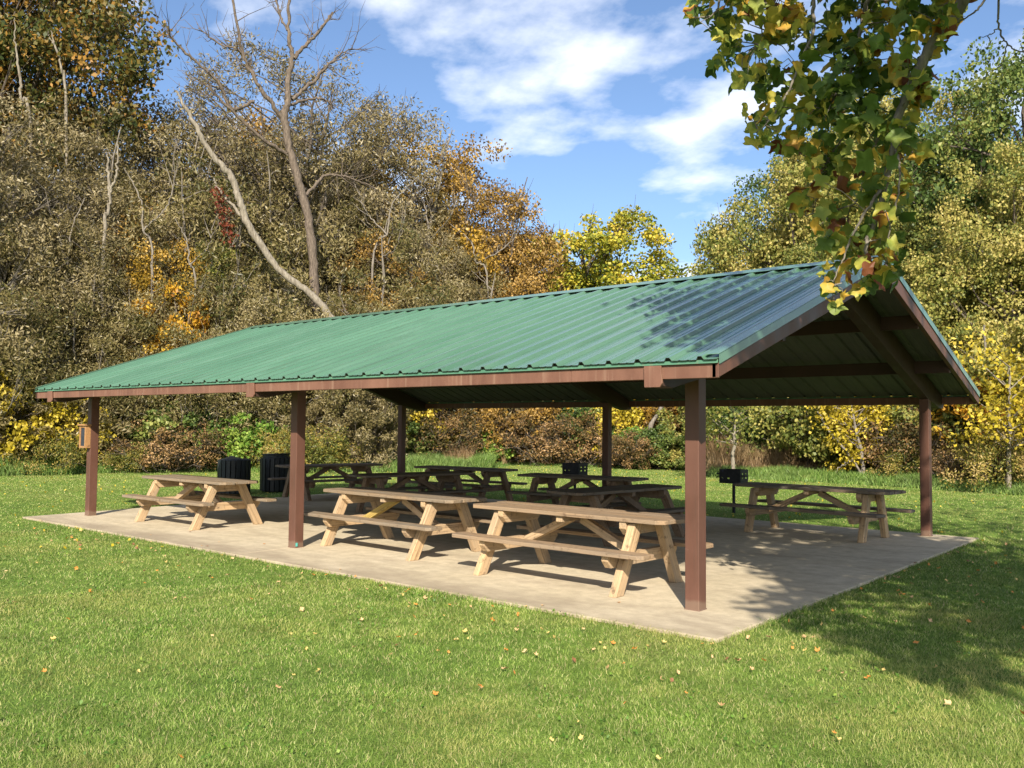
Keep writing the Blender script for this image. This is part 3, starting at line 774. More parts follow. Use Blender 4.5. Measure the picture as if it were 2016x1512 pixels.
limbset('leafless_tree', 'slanting grey trunk behind the rear middle post, left of its thinner twin', M['barkgrey'],
        [(1278,850,0,11),(1296,815,0,10),(1312,780,0,9),(1322,740,0,8),(1345,690,0,5)], [], 38, ground=1270)
limbset('leafless_tree', 'thinner slanting trunk beside the rear middle post, right one of the pair', M['barkgrey'],
        [(1302,850,0,7),(1310,810,0,7),(1316,780,0,6),(1325,730,0,4)], [], 38.3, ground=1296)
limbset('leafless_tree', 'pale upright trunk pair just right of the roof corner', M['barkgrey'],
        [(1920,880,0,13),(1917,830,0,12),(1922,790,0,10),(1934,740,0,7),(1938,640,0,4)], [[(1912,870,0,8),(1926,800,0,7),(1930,770,0,6),(1950,700,0,4)]], 30.5, ground=1918)
limbset('leafless_tree', 'thin leaning dead stem inside the bushes above the right-hand table', M['barkgrey'],
        [(1700,940,0,5),(1680,905,0,5),(1650,870,0,5),(1625,835,0,4),(1610,810,0,3)], [[(1680,905,0,3),(1660,915,0,3),(1640,935,0,2)]], 31, ground=1706)

# thin grey stems that show among the bushes
r_s = np.random.default_rng(44)
for _u, _v, _l in [(120, 600, 210), (300, 520, 190), (385, 570, 140), (735, 520, 170), (860, 540, 190), (960, 560, 120)]:
    _s = r_s.choice([-1, 1]) * r_s.uniform(30, 95); _k = [(_u, _v, 0, 5), (_u + _s*.3, _v - _l*.35, 0, 4), (_u + _s*.45, _v - _l*.7, 0, 3), (_u + _s, _v - _l, 0, 1.5)]
    limbset('dead_sapling', 'thin grey leafless stem rising among the bushes of the wood', M['barkgrey'], _k,
            [[(_u + _s*.3, _v - _l*.35, 0, 3.5), (_u - _s*.3 + 12, _v - _l*.6, .3, 2.5), (_u - _s*.5 + 15, _v - _l*.85, .4, 1)]], 35.2 + (_u > 650)*2.8 + (_u > 850)*4.0, ground=_u, twig=4, seed=int(_u))
for _o in bpy.data.objects:
    if _o.name.startswith('dead_sapling'): _o['group'] = 'thin bare stems among the bushes'
# saplings
def sapling(u, d, h, lm, mat, label, seed, lean=0.1, crown=1.3):
    e = empty('sapling', gnd(u, d)); r = np.random.default_rng(seed)
    T = Tubes(); P = smooth_path([(0,0,-.1),(lean*.3,0,h*.33),(lean,0,h*.66),(lean*1.5,0,h)], 12, 0.015, r)
    T.add(P, np.linspace(0.075, 0.015, len(P)) , 8)
    C = []
    for i in range(26):
        j = r.integers(len(P)//3, len(P)); a = r.uniform(0, 6.28); l = r.uniform(.4, 1) * crown
        q = P[j] + np.array([math.cos(a)*l, math.sin(a)*l, r.uniform(.2, .9)*l*1.1])
        T.add(np.array([P[j], (P[j]+q)/2 + r.normal(0,.05,3), q]), [0.022, .014, .006], 5)
        C.append(q)
    C = np.array(C); ii = r.integers(0, len(C), 2200)
    X = C[ii] + r.normal(0, .28, (2200, 3))
    V, Q = leaf_quads(X, 0.13, 0.09, r)
    T.build('trunk', mat, e); link('crown', np_mesh('crown', V, Q, lm), e)
    return tag(e, label, 'tree')
sapling(1443, 29.5, 3.6, L['maple'], M['barkpale'], 'young tree with a pale forked trunk behind the right-hand barbecue grill', 3)
sapling(1984, 27.6, 3.4, L['yellow'], M['barkpale'], 'young tree with a thin white trunk and yellow leaves at the right edge', 4, 0.05)
sapling(1700, 31, 3.0, L['yellow'], M['barkgrey'], 'slender yellow-leaved young tree standing over the right-hand table', 5, -0.3)

# ------------------------------------------------------------------ shelter
XL, XR = -12.82, 0.617
YF, YR, YB = -0.753, 3.74, 8.42
ZE, ZR = 2.27, 3.79
PX = [0.0, -6.09, -12.18]; PD = 7.63
shelter = empty('picnic_shelter', (0, 0, 0))
tag(shelter, 'open picnic shelter with ribbed green metal gable roof on brown steel posts', 'picnic shelter')

def slope_z(y):
    return ZE + (y - YF) * (ZR - ZE) / (YR - YF) if y <= YR else ZE + (YB - y) * (ZR - ZE) / (YB - YR)

pm = MB(); pm.box((-0.073, -0.073, -0.05), (0.073, 0.073, 2.26))
pm.box((-0.079, -0.079, -0.05), (0.079, 0.079, 0.012))
post0 = pm.build('post', M['brown'], shelter, bevel=0.008)
k = 0
for x in PX:
    for y in (0.0, PD):
        o = post0 if k == 0 else post0.copy()
        if k: COL.objects.link(o); o.parent = shelter
        o.location = (x, y, 0); k += 1
# six rafters, front and rear of each frame
def rafter(x, front):
    b = MB()
    y0, y1 = (YF - 0.02, YR) if front else (YB + 0.02, YR)
    sg = 1 if front else -1
    w = 0.075
    t0 = slope_z(YF if front else YB) - 0.045
    prof = [(x - w, y0, t0), (x - w, YR - sg*0.002, ZR - 0.05), (x - w, YR - sg*0.002, ZR - 0.42), (x - w, y0 + sg*0.9, t0 - 0.05), (x - w, y0 + sg*0.22, t0 - 0.19), (x - w, y0, t0 - 0.175)]
    b.prism(prof, (2*w, 0, 0))
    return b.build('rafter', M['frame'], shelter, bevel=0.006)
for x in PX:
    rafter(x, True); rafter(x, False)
# purlins
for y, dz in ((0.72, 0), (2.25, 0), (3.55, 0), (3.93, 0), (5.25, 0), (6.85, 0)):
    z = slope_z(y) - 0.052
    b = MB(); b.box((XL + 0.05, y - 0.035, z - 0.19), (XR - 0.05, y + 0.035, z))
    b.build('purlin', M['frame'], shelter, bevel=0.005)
# eave channels
for y, nm, s in ((YF, 'eave_fascia', 1), (YB, 'eave_fascia', -1)):
    b = MB()
    xs = [XL + 0.02, -9.6, -6.45, -3.3, -0.9, XR - 0.02]
    for a, c in zip(xs[:-1], xs[1:]):
        b.box((a + 0.002, min(y, y + s*0.07), 2.105), (c - 0.002, max(y, y + s*0.07), 2.228))
    b.build(nm, M['fascia'], shelter, bevel=0.004)
# paint scuffs and end plates of the rafters showing in front of the fascia
for x in PX:
    b = MB(); b.prism([(x-0.085, YF-0.012, 2.222), (x+0.085, YF-0.012, 2.222), (x+0.10, YF-0.012, 2.07), (x+0.075, YF-0.012, 2.035), (x-0.08, YF-0.012, 2.035)], (0, -0.02, 0))
    b.build('rafter_end_plate', M['fascia'], shelter, bevel=0.003)
# rake boards
for x in (XR, XL):
    for f in (1, 0):
        ya, yb = (YF, YR) if f else (YB, YR)
        za = ZE
        b = MB()
        s = 1 if x == XR else -1
        x0, x1 = (x - 0.06, x) if s > 0 else (x, x + 0.06)
        t = 0.045
        b.prism([(x0, ya, za - t), (x0, yb, ZR - t), (x0, yb, ZR - t - 0.19), (x0, ya, za - t - 0.12)], (x1 - x0, 0, 0))
        b.build('rake_board', M['brown'], shelter, bevel=0.004)
        g = MB()
        x2, x3 = (x - 0.11, x + 0.012) if s > 0 else (x - 0.012, x + 0.11)
        g.prism([(x2, ya - (0.012 if f else -0.012), za + 0.036), (x2, yb, ZR + 0.036), (x2, yb, ZR + 0.031), (x2, ya - (0.012 if f else -0.012), za + 0.031)], (x3 - x2, 0, 0))
        xa, xb = (x + 0.006, x + 0.012) if s > 0 else (x - 0.012, x - 0.006)
        g.prism([(xa, ya, za + 0.030), (xa, yb, ZR + 0.030), (xa, yb, ZR - 0.05), (xa, ya, za - 0.05)], (xb - xa, 0, 0))
        g.build('rake_trim', M['roof'], shelter)

def roof_panel(front):
    ya, yb = (YF - 0.035, YR - 0.05) if front else (YB + 0.035, YR + 0.05)
    dy = (YR - YF) if front else (YB - YR)
    nx = math.atan2(ZR - ZE, dy)
    nv = Vector((0, -math.sin(nx) if front else math.sin(nx), math.cos(nx)))
    def sz(y): return ZE + abs(y - (YF if front else YB)) * (ZR - ZE) / dy * (1 if (y > YF if front else y < YB) else -1)
    prof = []
    n = 44; sp = (XR - XL) / n
    prof.append((XL, 0))
    for i in range(n):
        xc = XL + (i + 0.5) * sp
        prof += [(xc - 0.036, 0), (xc - 0.017, 0.030), (xc + 0.017, 0.030), (xc + 0.036, 0)]
        if i < n - 1:
            xm = xc + sp / 2
            prof += [(xm - 0.055, 0), (xm - 0.047, 0.0035), (xm - 0.035, 0.0035), (xm - 0.027, 0), (xm + 0.027, 0), (xm + 0.035, 0.0035), (xm + 0.047, 0.0035), (xm + 0.055, 0)]
    prof.append((XR, 0))
    V = []; Fs = []; mi = []
    for off, m in ((0.0, 0), (-0.004, 1)):
        b = len(V)
        for y in (ya, yb):
            for x, h in prof:
                V.append(Vector((x, y, sz(y))) + nv * (h + off))
        m_ = len(prof)
        for i in range(m_ - 1):
            q = (b + i, b + i + 1, b + m_ + i + 1, b + m_ + i)
            up = (V[q[1]] - V[q[0]]).cross(V[q[3]] - V[q[0]]).z > 0
            if (m == 0) != up: q = q[::-1]
            Fs.append(q); mi.append(m)
    # foam closures in the rib ends, painted black as the shadow inside
    for i in range(n):
        xc = XL + (i + 0.5) * sp
        for y in ((ya + (0.02 if front else -0.02)), yb - (0.02 if front else -0.02)):
            c = Vector((xc, y, sz(y)))
            b = len(V)
            V += [c + Vector((-0.032, 0, 0)) - nv*0.003, c + Vector((0.032, 0, 0)) - nv*0.003, c + Vector((0.015, 0, 0)) + nv*0.026, c + Vector((-0.015, 0, 0)) + nv*0.026]
            Fs.append((b, b+1, b+2, b+3)); mi.append(2)
    me = bpy.data.meshes.new('roof_panel'); me.from_pydata([tuple(v) for v in V], [], Fs)
    for m in (M['roof'], M['soffit'], M['black']): me.materials.append(m)
    me.polygons.foreach_set('material_index', mi)
    return link('roof_panel', me, shelter)
roof_panel(True); roof_panel(False)
dm = mat_paint('stained_green_drip', (0.06, 0.16, 0.10), (0.10, 0.22, 0.14), 0.45, dirt=(0.26, 0.20, 0.12))
for y, s in ((YF, -1), (YB, 1)):
    b = MB()
    b.box((XL, min(y + s*0.004, y + s*0.016), 2.232), (XR, max(y + s*0.004, y + s*0.016), 2.256))
    b.box((XL, min(y + s*0.004, y + s*0.024), 2.226), (XR, max(y + s*0.004, y + s*0.024), 2.2315))
    b.build('drip_edge', dm, shelter)
g = MB()
for ya, s in ((-0.19, 1), (0.19, -1)):
    za = -0.19 * (ZR - ZE) / (YR - YF)
    g.prism([(XL - 0.005, YR, ZR + 0.048), (XL - 0.005, YR + ya, ZR + 0.040 + za), (XL - 0.005, YR + ya, ZR + 0.036 + za), (XL - 0.005, YR, ZR + 0.043)], (XR - XL + 0.01, 0, 0))
g.build('ridge_cap', M['roof'], shelter)
c = MB(); c.box((-6.200, -0.03, 1.68), (-6.166, 0.03, 1.80)); c.build('outlet_box', M['grey'], shelter, bevel=0.004)
c = MB(); c.box((-6.016, -0.06, 0.02), (-6.002, -0.03, 0.07)); c.build('cable_cap', M['teal'], shelter, bevel=0.004)

# wooden box on the left front post
bx = empty('leaflet_box', (-12.23, -0.12, 1.22)); tag(bx, 'small cedar box with a dark front panel fixed to the left front post', 'wooden box')
b = MB(); b.box((-0.125, -0.05, 0), (-0.085, 0.045, 0.40)); b.box((0.085, -0.05, 0), (0.125, 0.045, 0.40)); b.box((-0.085, -0.05, 0), (0.085, 0.045, 0.035)); b.box((-0.085, -0.05, 0.365), (0.085, 0.045, 0.40)); b.box((-0.085, 0.025, 0.035), (0.085, 0.045, 0.365))
b.build('case', M['boxwood'], bx, bevel=0.003)
b = MB(); b.box((-0.084, -0.035, 0.036), (0.084, -0.03, 0.364)); b.build('front_panel', M['screen'], bx)
b = MB(); b.box((-0.15, -0.08, 0.402), (0.15, 0.047, 0.428)); b.build('lid', M['boxwood'], bx, bevel=0.004)

# ------------------------------------------------------------------ concrete slab
sl = MB()
def quadslab(c, z0, z1):
    sl.add([(x, y, z0) for x, y in c] + [(x, y, z1) for x, y in c], [(3,2,1,0),(4,5,6,7),(0,1,5,4),(1,2,6,5),(2,3,7,6),(3,0,4,7)])
quadslab([(-6.094, -0.934), (0.691, -0.934), (0.691, 7.93), (-6.094, 7.93)], -0.12, 0.0)
quadslab([(-12.76, -0.934), (-6.106, -0.934), (-6.106, 7.93), (-13.45, 7.93)], -0.12, 0.0)
slab = sl.build('pavement_slab', M['concrete'], None, bevel=0.012)
tag(slab, 'pale weathered concrete slab under the picnic shelter', 'slab', kind='structure')
j = MB(); j.box((-6.109, -0.934, -0.11), (-6.091, 7.93, -0.008)); tag(j.build('slab_joint', M['joint']), 'dark expansion joint across the concrete slab', 'joint', kind='structure')

# ------------------------------------------------------------------ picnic tables
def picnic_table(loc, rz, label, Lg=2.6, leg_x=0.9, foot=0.58, group=None, wood='wood', top='woodtop', yellow=False, legw=0.13):
    t = empty('picnic_table', (loc[0], loc[1], 0), rz)
    tag(t, label, 'picnic table', 'wooden picnic tables under the shelter')
    j = lambda a=0.006: random.uniform(-a, a)
    b = MB()
    for i, y in enumerate((-0.248, 0.0, 0.248)):
        e0, e1 = j(0.02), j(0.02)
        b.beam((-Lg/2 + e0, y, 0.735 + j(0.002)), (Lg/2 + e1, y, 0.735 + j(0.002)), 0.238, 0.042, cham=0.0)
    # outer boards have cut corners
    b = MB()
    for i, y in enumerate((-0.248, 0.0, 0.248)):
        e0, e1 = j(0.015), j(0.015); c = 0.075 if i != 1 else 0
        x0, x1 = -Lg/2 + e0, Lg/2 + e1; w = 0.119; s = -1 if i == 0 else 1
        if c:
            pl = [(x0 + c, y + s*w), (x1 - c, y + s*w), (x1, y + s*(w - c)), (x1, y - s*w), (x0, y - s*w), (x0, y + s*(w - c))]
        else:
            pl = [(x0, y - w), (x1, y - w), (x1, y + w), (x0, y + w)]
        z0 = 0.714 + j(0.002); n = len(pl); ro = [random.uniform(-40, 40) for _ in range(3)]
        vs = [(a, q, z0) for a, q in pl] + [(a, q, z0 + 0.042) for a, q in pl]
        fs = [tuple(range(n))[::-1], tuple(range(n, 2*n))] + [(a, (a+1) % n, n + (a+1) % n, n + a) for a in range(n)]
        b.add(vs, fs, [(v[0] + ro[0], v[1] + ro[1], v[2] + ro[2]) for v in vs])
    b.build('tabletop', M[top], t, bevel=0.006)
    for s in (-1, 1):
        b = MB()
        c = 0.05; x0, x1 = -Lg/2 + j(0.03), Lg/2 + j(0.03); yi, yo = s*0.475, s*0.715
        pl = [(x0, yi), (x1, yi), (x1, yo - s*c), (x1 - c, yo), (x0 + c, yo), (x0, yo - s*c)]
        n = 6; ro = [random.uniform(-40, 40) for _ in range(3)]
        vs = [(a, q, 0.402) for a, q in pl] + [(a, q, 0.444) for a, q in pl]
        fs = [tuple(range(n))[::-1], tuple(range(n, 2*n))] + [(a, (a+1) % n, n + (a+1) % n, n + a) for a in range(n)]
        b.add(vs, fs, [(v[0] + ro[0], v[1] + ro[1], v[2] + ro[2]) for v in vs])
        b.build('bench_seat', M[top], t, bevel=0.006)
    for sx in (-1, 1):
        for sy in (-1, 1):
            b = MB()
            yt, yb_ = sy*0.235, sy*(foot + j(0.015)); x = sx*leg_x
            dy = yb_ - yt; h = legw / 2
            ln = math.hypot(dy, 0.70); hw = h * ln / 0.70
            ro = [random.uniform(-40, 40) for _ in range(3)]
            vs = []; gs = []
            for xx in (-0.045, 0.045):
                for (yy, zz) in ((yb_ - hw, 0.0), (yb_ + hw, 0.0), (yt + hw, 0.70), (yt - hw, 0.70)):
                    vs.append((x + xx, yy, zz)); gs.append((zz + ro[0], xx + ro[1], yy - (yb_ + (yt - yb_) * zz / 0.7) + ro[2]))
            b.add(vs, [(0,1,2,3),(7,6,5,4),(0,4,5,1),(1,5,6,2),(2,6,7,3),(3,7,4,0)], gs)
            b.build('leg', M[wood], t, bevel=0.008)
        # cross beams beside the legs
        x = sx*(leg_x - 0.088)
        b = MB()
        ro = [random.uniform(-40, 40) for _ in range(3)]
        pr = [(x - 0.04, -0.35, 0.712), (x - 0.04, 0.35, 0.712), (x - 0.04, 0.35, 0.645), (x - 0.04, 0.28, 0.575), (x - 0.04, -0.28, 0.575), (x - 0.04, -0.35, 0.645)]
        vs = pr + [(p[0] + 0.08, p[1], p[2]) for p in pr]; n = 6
        fs = [tuple(range(n)), tuple(range(n, 2*n))[::-1]] + [(a, n + a, n + (a+1) % n, (a+1) % n) for a in range(n)]
        b.add(vs, fs, [(v[1] + ro[0], v[0] + ro[1], v[2] + ro[2]) for v in vs])
        b.build('top_crossbeam', M[wood], t, bevel=0.005)
        b = MB()
        pr = [(x - 0.04, -0.66, 0.400), (x - 0.04, 0.66, 0.400), (x - 0.04, 0.66, 0.345), (x - 0.04, 0.60, 0.272), (x - 0.04, -0.60, 0.272), (x - 0.04, -0.66, 0.345)]
        vs = pr + [(p[0] + 0.08, p[1], p[2]) for p in pr]
        b.add(vs, fs, [(v[1] + ro[1], v[0] + ro[0], v[2] + ro[2]) for v in vs])
        b.build('seat_crossbeam', M[wood], t, bevel=0.005)
        b = MB(); b.beam((sx*0.075, 0.0, 0.665), (sx*(leg_x - 0.14), 0.0, 0.335), 0.085, 0.085)
        b.build('brace', M['woodyel'] if (yellow and sx < 0) else M[wood], t, bevel=0.005)
    b = MB(); b.beam((0.0, -0.33, 0.68), (0.0, 0.33, 0.68), 0.085, 0.065); b.build('centre_cleat', M[wood], t, bevel=0.004)
    return t
R_ = math.radians
picnic_table((-9.72, 0.67), R_(0), 'sunlit picnic table nearest the left front post', 2.56, 0.88)
picnic_table((-4.97, 0.90), R_(-2.5), 'sunlit picnic table just right of the middle front post, one brace stained yellow', 2.70, 0.92, yellow=True)
picnic_table((-1.80, 0.62), R_(-1.5), 'sunlit picnic table closest to the camera, left of the right front post', 2.66, 0.93, top='toptan')
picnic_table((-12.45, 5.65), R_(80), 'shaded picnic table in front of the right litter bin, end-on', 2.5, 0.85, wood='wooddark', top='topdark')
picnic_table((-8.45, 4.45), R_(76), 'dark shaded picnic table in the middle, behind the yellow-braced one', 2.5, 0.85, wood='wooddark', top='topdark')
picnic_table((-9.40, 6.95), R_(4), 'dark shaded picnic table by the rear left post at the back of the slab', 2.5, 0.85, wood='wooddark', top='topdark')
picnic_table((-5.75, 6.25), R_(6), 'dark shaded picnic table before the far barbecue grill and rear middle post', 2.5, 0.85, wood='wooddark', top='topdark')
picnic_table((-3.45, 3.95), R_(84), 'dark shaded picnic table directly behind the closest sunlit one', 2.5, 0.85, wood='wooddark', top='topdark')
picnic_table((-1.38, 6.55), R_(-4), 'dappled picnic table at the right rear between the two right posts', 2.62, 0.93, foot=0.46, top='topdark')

# ------------------------------------------------------------------ litter bins
def litter_bin(loc, label, lidded, rz=0):
    t = empty('litter_bin', (loc[0], loc[1], -0.03), rz); tag(t, label, 'litter bin', 'black slatted litter bins')
    R = 0.36; b = MB(); n = 20
    for i in range(n):
        a = 2*PI*i/n; c, s = math.cos(a), math.sin(a); w = 0.048
        p = [(c*R - s*w, s*R + c*w), (c*R + s*w, s*R - c*w), (c*(R+.028) + s*w, s*(R+.028) - c*w), (c*(R+.028) - s*w, s*(R+.028) + c*w)]
        b.prism([(x, y, 0.04) for x, y in p], (0, 0, 0.80))
    b.build('slats', M['black'], t, bevel=0.006)
    l = MB(); ring = [(math.cos(a)*0.335, math.sin(a)*0.335) for a in np.linspace(0, 2*PI, 25)[:-1]]
    l.add([(x, y, 0.02) for x, y in ring] + [(x, y, 0.82) for x, y in ring], [tuple(range(24))[::-1]] + [(i, (i+1) % 24, 24 + (i+1) % 24, 24 + i) for i in range(24)])
    l.build('liner', M['black'], t)
    if lidded:
        m = MB()
        prof = [(0.372, 0.838), (0.372, 0.865), (0.33, 0.875), (0.33, 0.93), (0.355, 0.94), (0.355, 0.965), (0.30, 0.965), (0.29, 0.90)]
        V = []; Fc = []; ns = 28
        for i in range(ns):
            a = 2*PI*i/ns
            for r_, z_ in prof: V.append((math.cos(a)*r_, math.sin(a)*r_, z_ + 0.012*math.cos(a)))
        k_ = len(prof)
        for i in range(ns):
            for q in range(k_ - 1):
                Fc.append((i*k_+q, ((i+1) % ns)*k_+q, ((i+1) % ns)*k_+q+1, i*k_+q+1))
        m.add(V, Fc); m.build('rim', M['black'], t)
    else:
        m = MB(); V = []; Fc = []; ns = 24; rs = [(0.335, 0.80), (0.34, 0.855), (0.25, 0.865), (0.15, 0.90), (0.05, 0.93), (0.0, 0.935)]
        r2 = np.random.default_rng(3)
        for i in range(ns):
            a = 2*PI*i/ns
            for r_, z_ in rs:
                f = 1.0 if r_ > 0.3 else 0.4 + 0.6*abs(math.cos(a*0.5 + .4))**2
                V.append((math.cos(a)*r_ - (0.09 if r_ < 0.2 else 0), math.sin(a)*r_, 0.84 + (z_ - 0.84)*f + r2.uniform(-.006, .006)))
        for i in range(ns):
            for q in range(len(rs) - 1):
                Fc.append((i*6+q, ((i+1) % ns)*6+q, ((i+1) % ns)*6+q+1, i*6+q+1))
        m.add(V, Fc); m.build('bin_bag', M['black'], t, smooth=True)
    return t
litter_bin((-15.0, 4.75), 'left slatted black litter bin with a peaked bag top', False)
litter_bin((-15.0, 5.95), 'right slatted black litter bin with a raised round rim', True, 0.1)

# ------------------------------------------------------------------ grills
def grill(loc, label, h=0.0):
    t = empty('barbecue_grill', (loc[0], loc[1], -0.03)); tag(t, label, 'barbecue grill', 'park grills on posts')
    z0, z1 = 0.60, 0.88; x, y = 0.23, 0.18; tk = 0.006
    b = MB()
    b.box((-x, -y, z0), (x, y, z0 + tk))                                   # floor
    b.box((-x, y - tk, z1 - 0.06), (x, y, z1))                               # back
    # front strip walls with round-ish draught holes left open
    hx = [-0.15, -0.03]
    b.box((-x, -y, z0 + tk), (hx[0] - 0.02, -y + tk, z1)); b.box((hx[0] + 0.02, -y, z0 + tk), (hx[1] - 0.02, -y + tk, z1)); b.box((hx[1] + 0.02, -y, z0 + tk), (x, -y + tk, z1))
    for q in hx:
        b.box((q - 0.02, -y, z0 + tk), (q + 0.02, -y + tk, z0 + 0.09)); b.box((q - 0.02, -y, z0 + 0.125), (q + 0.02, -y + tk, z1 if q > -.1 else z1 - 0.055))
    for s in (-1, 1):
        xa, xb = (x - tk, x) if s > 0 else (-x, -x + tk)
        ys = [-y + tk, -0.10, -0.05, 0.05, 0.10, y - tk]
        for i in range(5):
            if i in (1, 3):
                b.box((xa, ys[i], z0 + tk), (xb, ys[i+1], z0 + 0.10)); b.box((xa, ys[i], z0 + 0.13), (xb, ys[i+1], z0 + 0.18)); b.box((xa, ys[i], z0 + 0.21), (xb, ys[i+1], z1))
            else:
                b.box((xa, ys[i], z0 + tk), (xb, ys[i+1], z1))
    b.build('firebox', M['iron'], t)
    g = MB()
    for i in range(15):
        yy = -0.155 + i * 0.022
        g.tube([(-x + 0.01, yy, z1 - 0.05), (x - 0.01, yy, z1 - 0.05)], 0.005, 6)
    g.build('grate', M['iron'], t)
    g = MB(); g.tube([(-x, -0.12, z1 - 0.09), (-x - 0.09, -0.12, z1 - 0.095)], 0.014, 8); g.build('handle', M['iron'], t)
    g = MB(); g.tube([(x, -0.12, z1 - 0.12), (x + 0.07, -0.12, z1 - 0.12)], 0.010, 8); g.build('handle', M['iron'], t)
    g = MB(); g.tube([(0, 0, -0.1), (0, 0, z0)], 0.032, 14); g.build('post', M['iron'], t, smooth=False)
    g = MB(); g.tube([(0.07, -0.12, z0), (0.075, -0.11, z0 - 0.10), (0.06, -0.115, z0 - 0.19)], 0.006, 5); g.build('chain', M['iron'], t)
    g = MB(); g.box((-x + tk*2, -y + tk*2, z0 + tk + .002), (x - tk*2, y - tk*2, z0 + 0.012)); g.build('ash_bed', M['ash'], t)
    return t
grill((-4.06, 9.19), 'black park grill on a post beside the dappled right rear table')
grill((-7.91, 9.05), 'black park grill seen over the dark table left of the rear middle post')

# ------------------------------------------------------------------ ground
def lawn_edge(u):
    return np.interp(u, [-400, 0, 400, 700, 960, 1010, 1340, 1400, 1700, 2016, 2400], [31, 32.3, 33.2, 32.2, 34.0, 39.0, 37.5, 31.5, 29.3, 27.0, 26.0])
V = [(-400, -400, -0.03), (400, -400, -0.03), (400, 400, -0.03), (-400, 400, -0.03)]
me = bpy.data.meshes.new('lawn'); me.from_pydata(V, [], [(0, 1, 2, 3)]); me.materials.append(M['lawn'])
tag(link('lawn', me), 'mown lawn round the shelter reaching the wood', 'lawn', kind='structure')

slab_poly = np.array([(-12.76, -0.934), (0.691, -0.934), (0.691, 7.93), (-13.45, 7.93)])
def in_slab(P, m=0.0):
    x, y = P[:, 0], P[:, 1]
    xl = -12.76 + (-13.45 + 12.76) * (y + 0.934) / 8.864
    return (x > xl + m) & (x < 0.691 - m) & (y > -0.934 + m) & (y < 7.93 - m)

def blades(P, h, w, lean, r, two=True):
    n = len(P)
    a = r.uniform(0, 2*PI, n); s = np.stack([np.cos(a), np.sin(a), np.zeros(n)], 1)
    b = r.uniform(0, 2*PI, n); d = np.stack([np.cos(b), np.sin(b), np.zeros(n)], 1)
    hh = h[:, None]; ww = w[:, None]; ll = (lean * r.uniform(0.1, 1.0, n) * h)[:, None]
    up = np.array([0, 0, 1.0])
    p0 = P - s*ww/2; p1 = P + s*ww/2
    if two:
        m = P + up*hh*0.6 + d*ll*0.35
        p2 = m + s*ww*0.35; p3 = m - s*ww*0.35
        tip = P + up*hh + d*ll
        V = np.stack([p0, p1, p2, p3, tip], 1).reshape(-1, 3)
        i = np.arange(n)[:, None] * 5
        return V, [i + np.array([[0, 1, 2, 3]]), i + np.array([[3, 2, 4]])]
    tip = P + up*hh + d*ll
    V = np.stack([p0, p1, tip], 1).reshape(-1, 3)
    return V, [np.arange(3*n).reshape(n, 3)]

def wedge(n, d0, d1, half=0.78, r=rng):
    a = YAW + r.uniform(-half, half, n); d = np.sqrt(r.uniform(d0*d0, d1*d1, n))
    return np.stack([CAM[0] - np.sin(a)*d, CAM[1] + np.cos(a)*d, np.full(n, -0.03)], 1), d

gv = []; gq = []; gt = []; nv = 0
for d0, d1, dens, two in ((2.6, 6, 7000, True), (6, 10, 3300, True), (10, 16, 1250, False), (16, 40, 330, False)):
    n = int(0.78 * (d1*d1 - d0*d0) * dens)
    P, d = wedge(n, d0, d1)
    u, _, _ = project(P)
    rag = 0.035*np.abs(np.sin(P[:, 0]*3.3 + np.sin(P[:, 1]*5.1)) * np.sin(P[:, 0]*7.7 + P[:, 1]*6.3))
    keep = ~in_slab(P, rag) & (d < lawn_edge(u) + 1.5)
    P, d = P[keep], d[keep]; n = len(P)
    clump = 0.5 + 0.5*np.sin(P[:, 0]*2.1 + 1.3*np.sin(P[:, 1]*1.7)) * np.sin(P[:, 1]*2.6 + P[:, 0]*0.7)
    edge = np.minimum.reduce([abs(P[:, 1] + 0.934) + 9*(P[:, 0] > 0.8) + 9*(P[:, 0] < -13), abs(P[:, 0] - 0.691) + 9*(P[:, 1] < -1.05)])
    h = rng.uniform(0.016, 0.034, n) * (0.8 + 0.35*clump) * np.where(edge < 0.10, 1.6, 1.0)
    w = np.maximum(0.0030, 0.00060*d) * rng.uniform(0.7, 1.3, n)
    V, Fc = blades(P, h, w, 1.5, rng, two)
    gv.append(V)
    for f in Fc: (gq if f.shape[1] == 4 else gt).append(f + nv)
    nv += len(V)
me = np_mesh('grass', np.concatenate(gv), [np.concatenate(gq), np.concatenate(gt)], M['grass'])
tag(link('grass', me), 'short mown green grass covering the lawn', 'grass', kind='stuff')

def band(name, segs, mat, label, cat, seed, wbase=0.02, lean=0.8):
    """segs: (u0,u1,depth offset from lawn edge start,end,height,count)"""
    r = np.random.default_rng(seed); VV = []; Q = []; T3 = []; nv = 0
    for u0, u1, o0, o1, h, n in segs:
        u = r.uniform(u0, u1, n); o = r.uniform(o0, o1, n); d = lawn_edge(u) + o
        P = np.array([gnd(a, b, -0.03) for a, b in zip(u, d)])
        cl = 0.55 + 0.45*np.sin(P[:, 0]*1.9 + 2*np.sin(P[:, 1]*1.1)) * np.sin(P[:, 1]*2.3 + 1.0)
        hh = h * r.uniform(0.5, 1.15, n) * (0.55 + 0.6*cl) * np.clip((o - o0 + 0.25) / 0.8, 0.3, 1)
        V, Fc = blades(P, hh, wbase * r.uniform(0.6, 1.4, n), lean, r, True)
        VV.append(V); Q.append(Fc[0] + nv); T3.append(Fc[1] + nv); nv += len(V)
    me = np_mesh(name, np.concatenate(VV), [np.concatenate(Q), np.concatenate(T3)], mat)
    return tag(link(name, me), label, cat, kind='stuff')
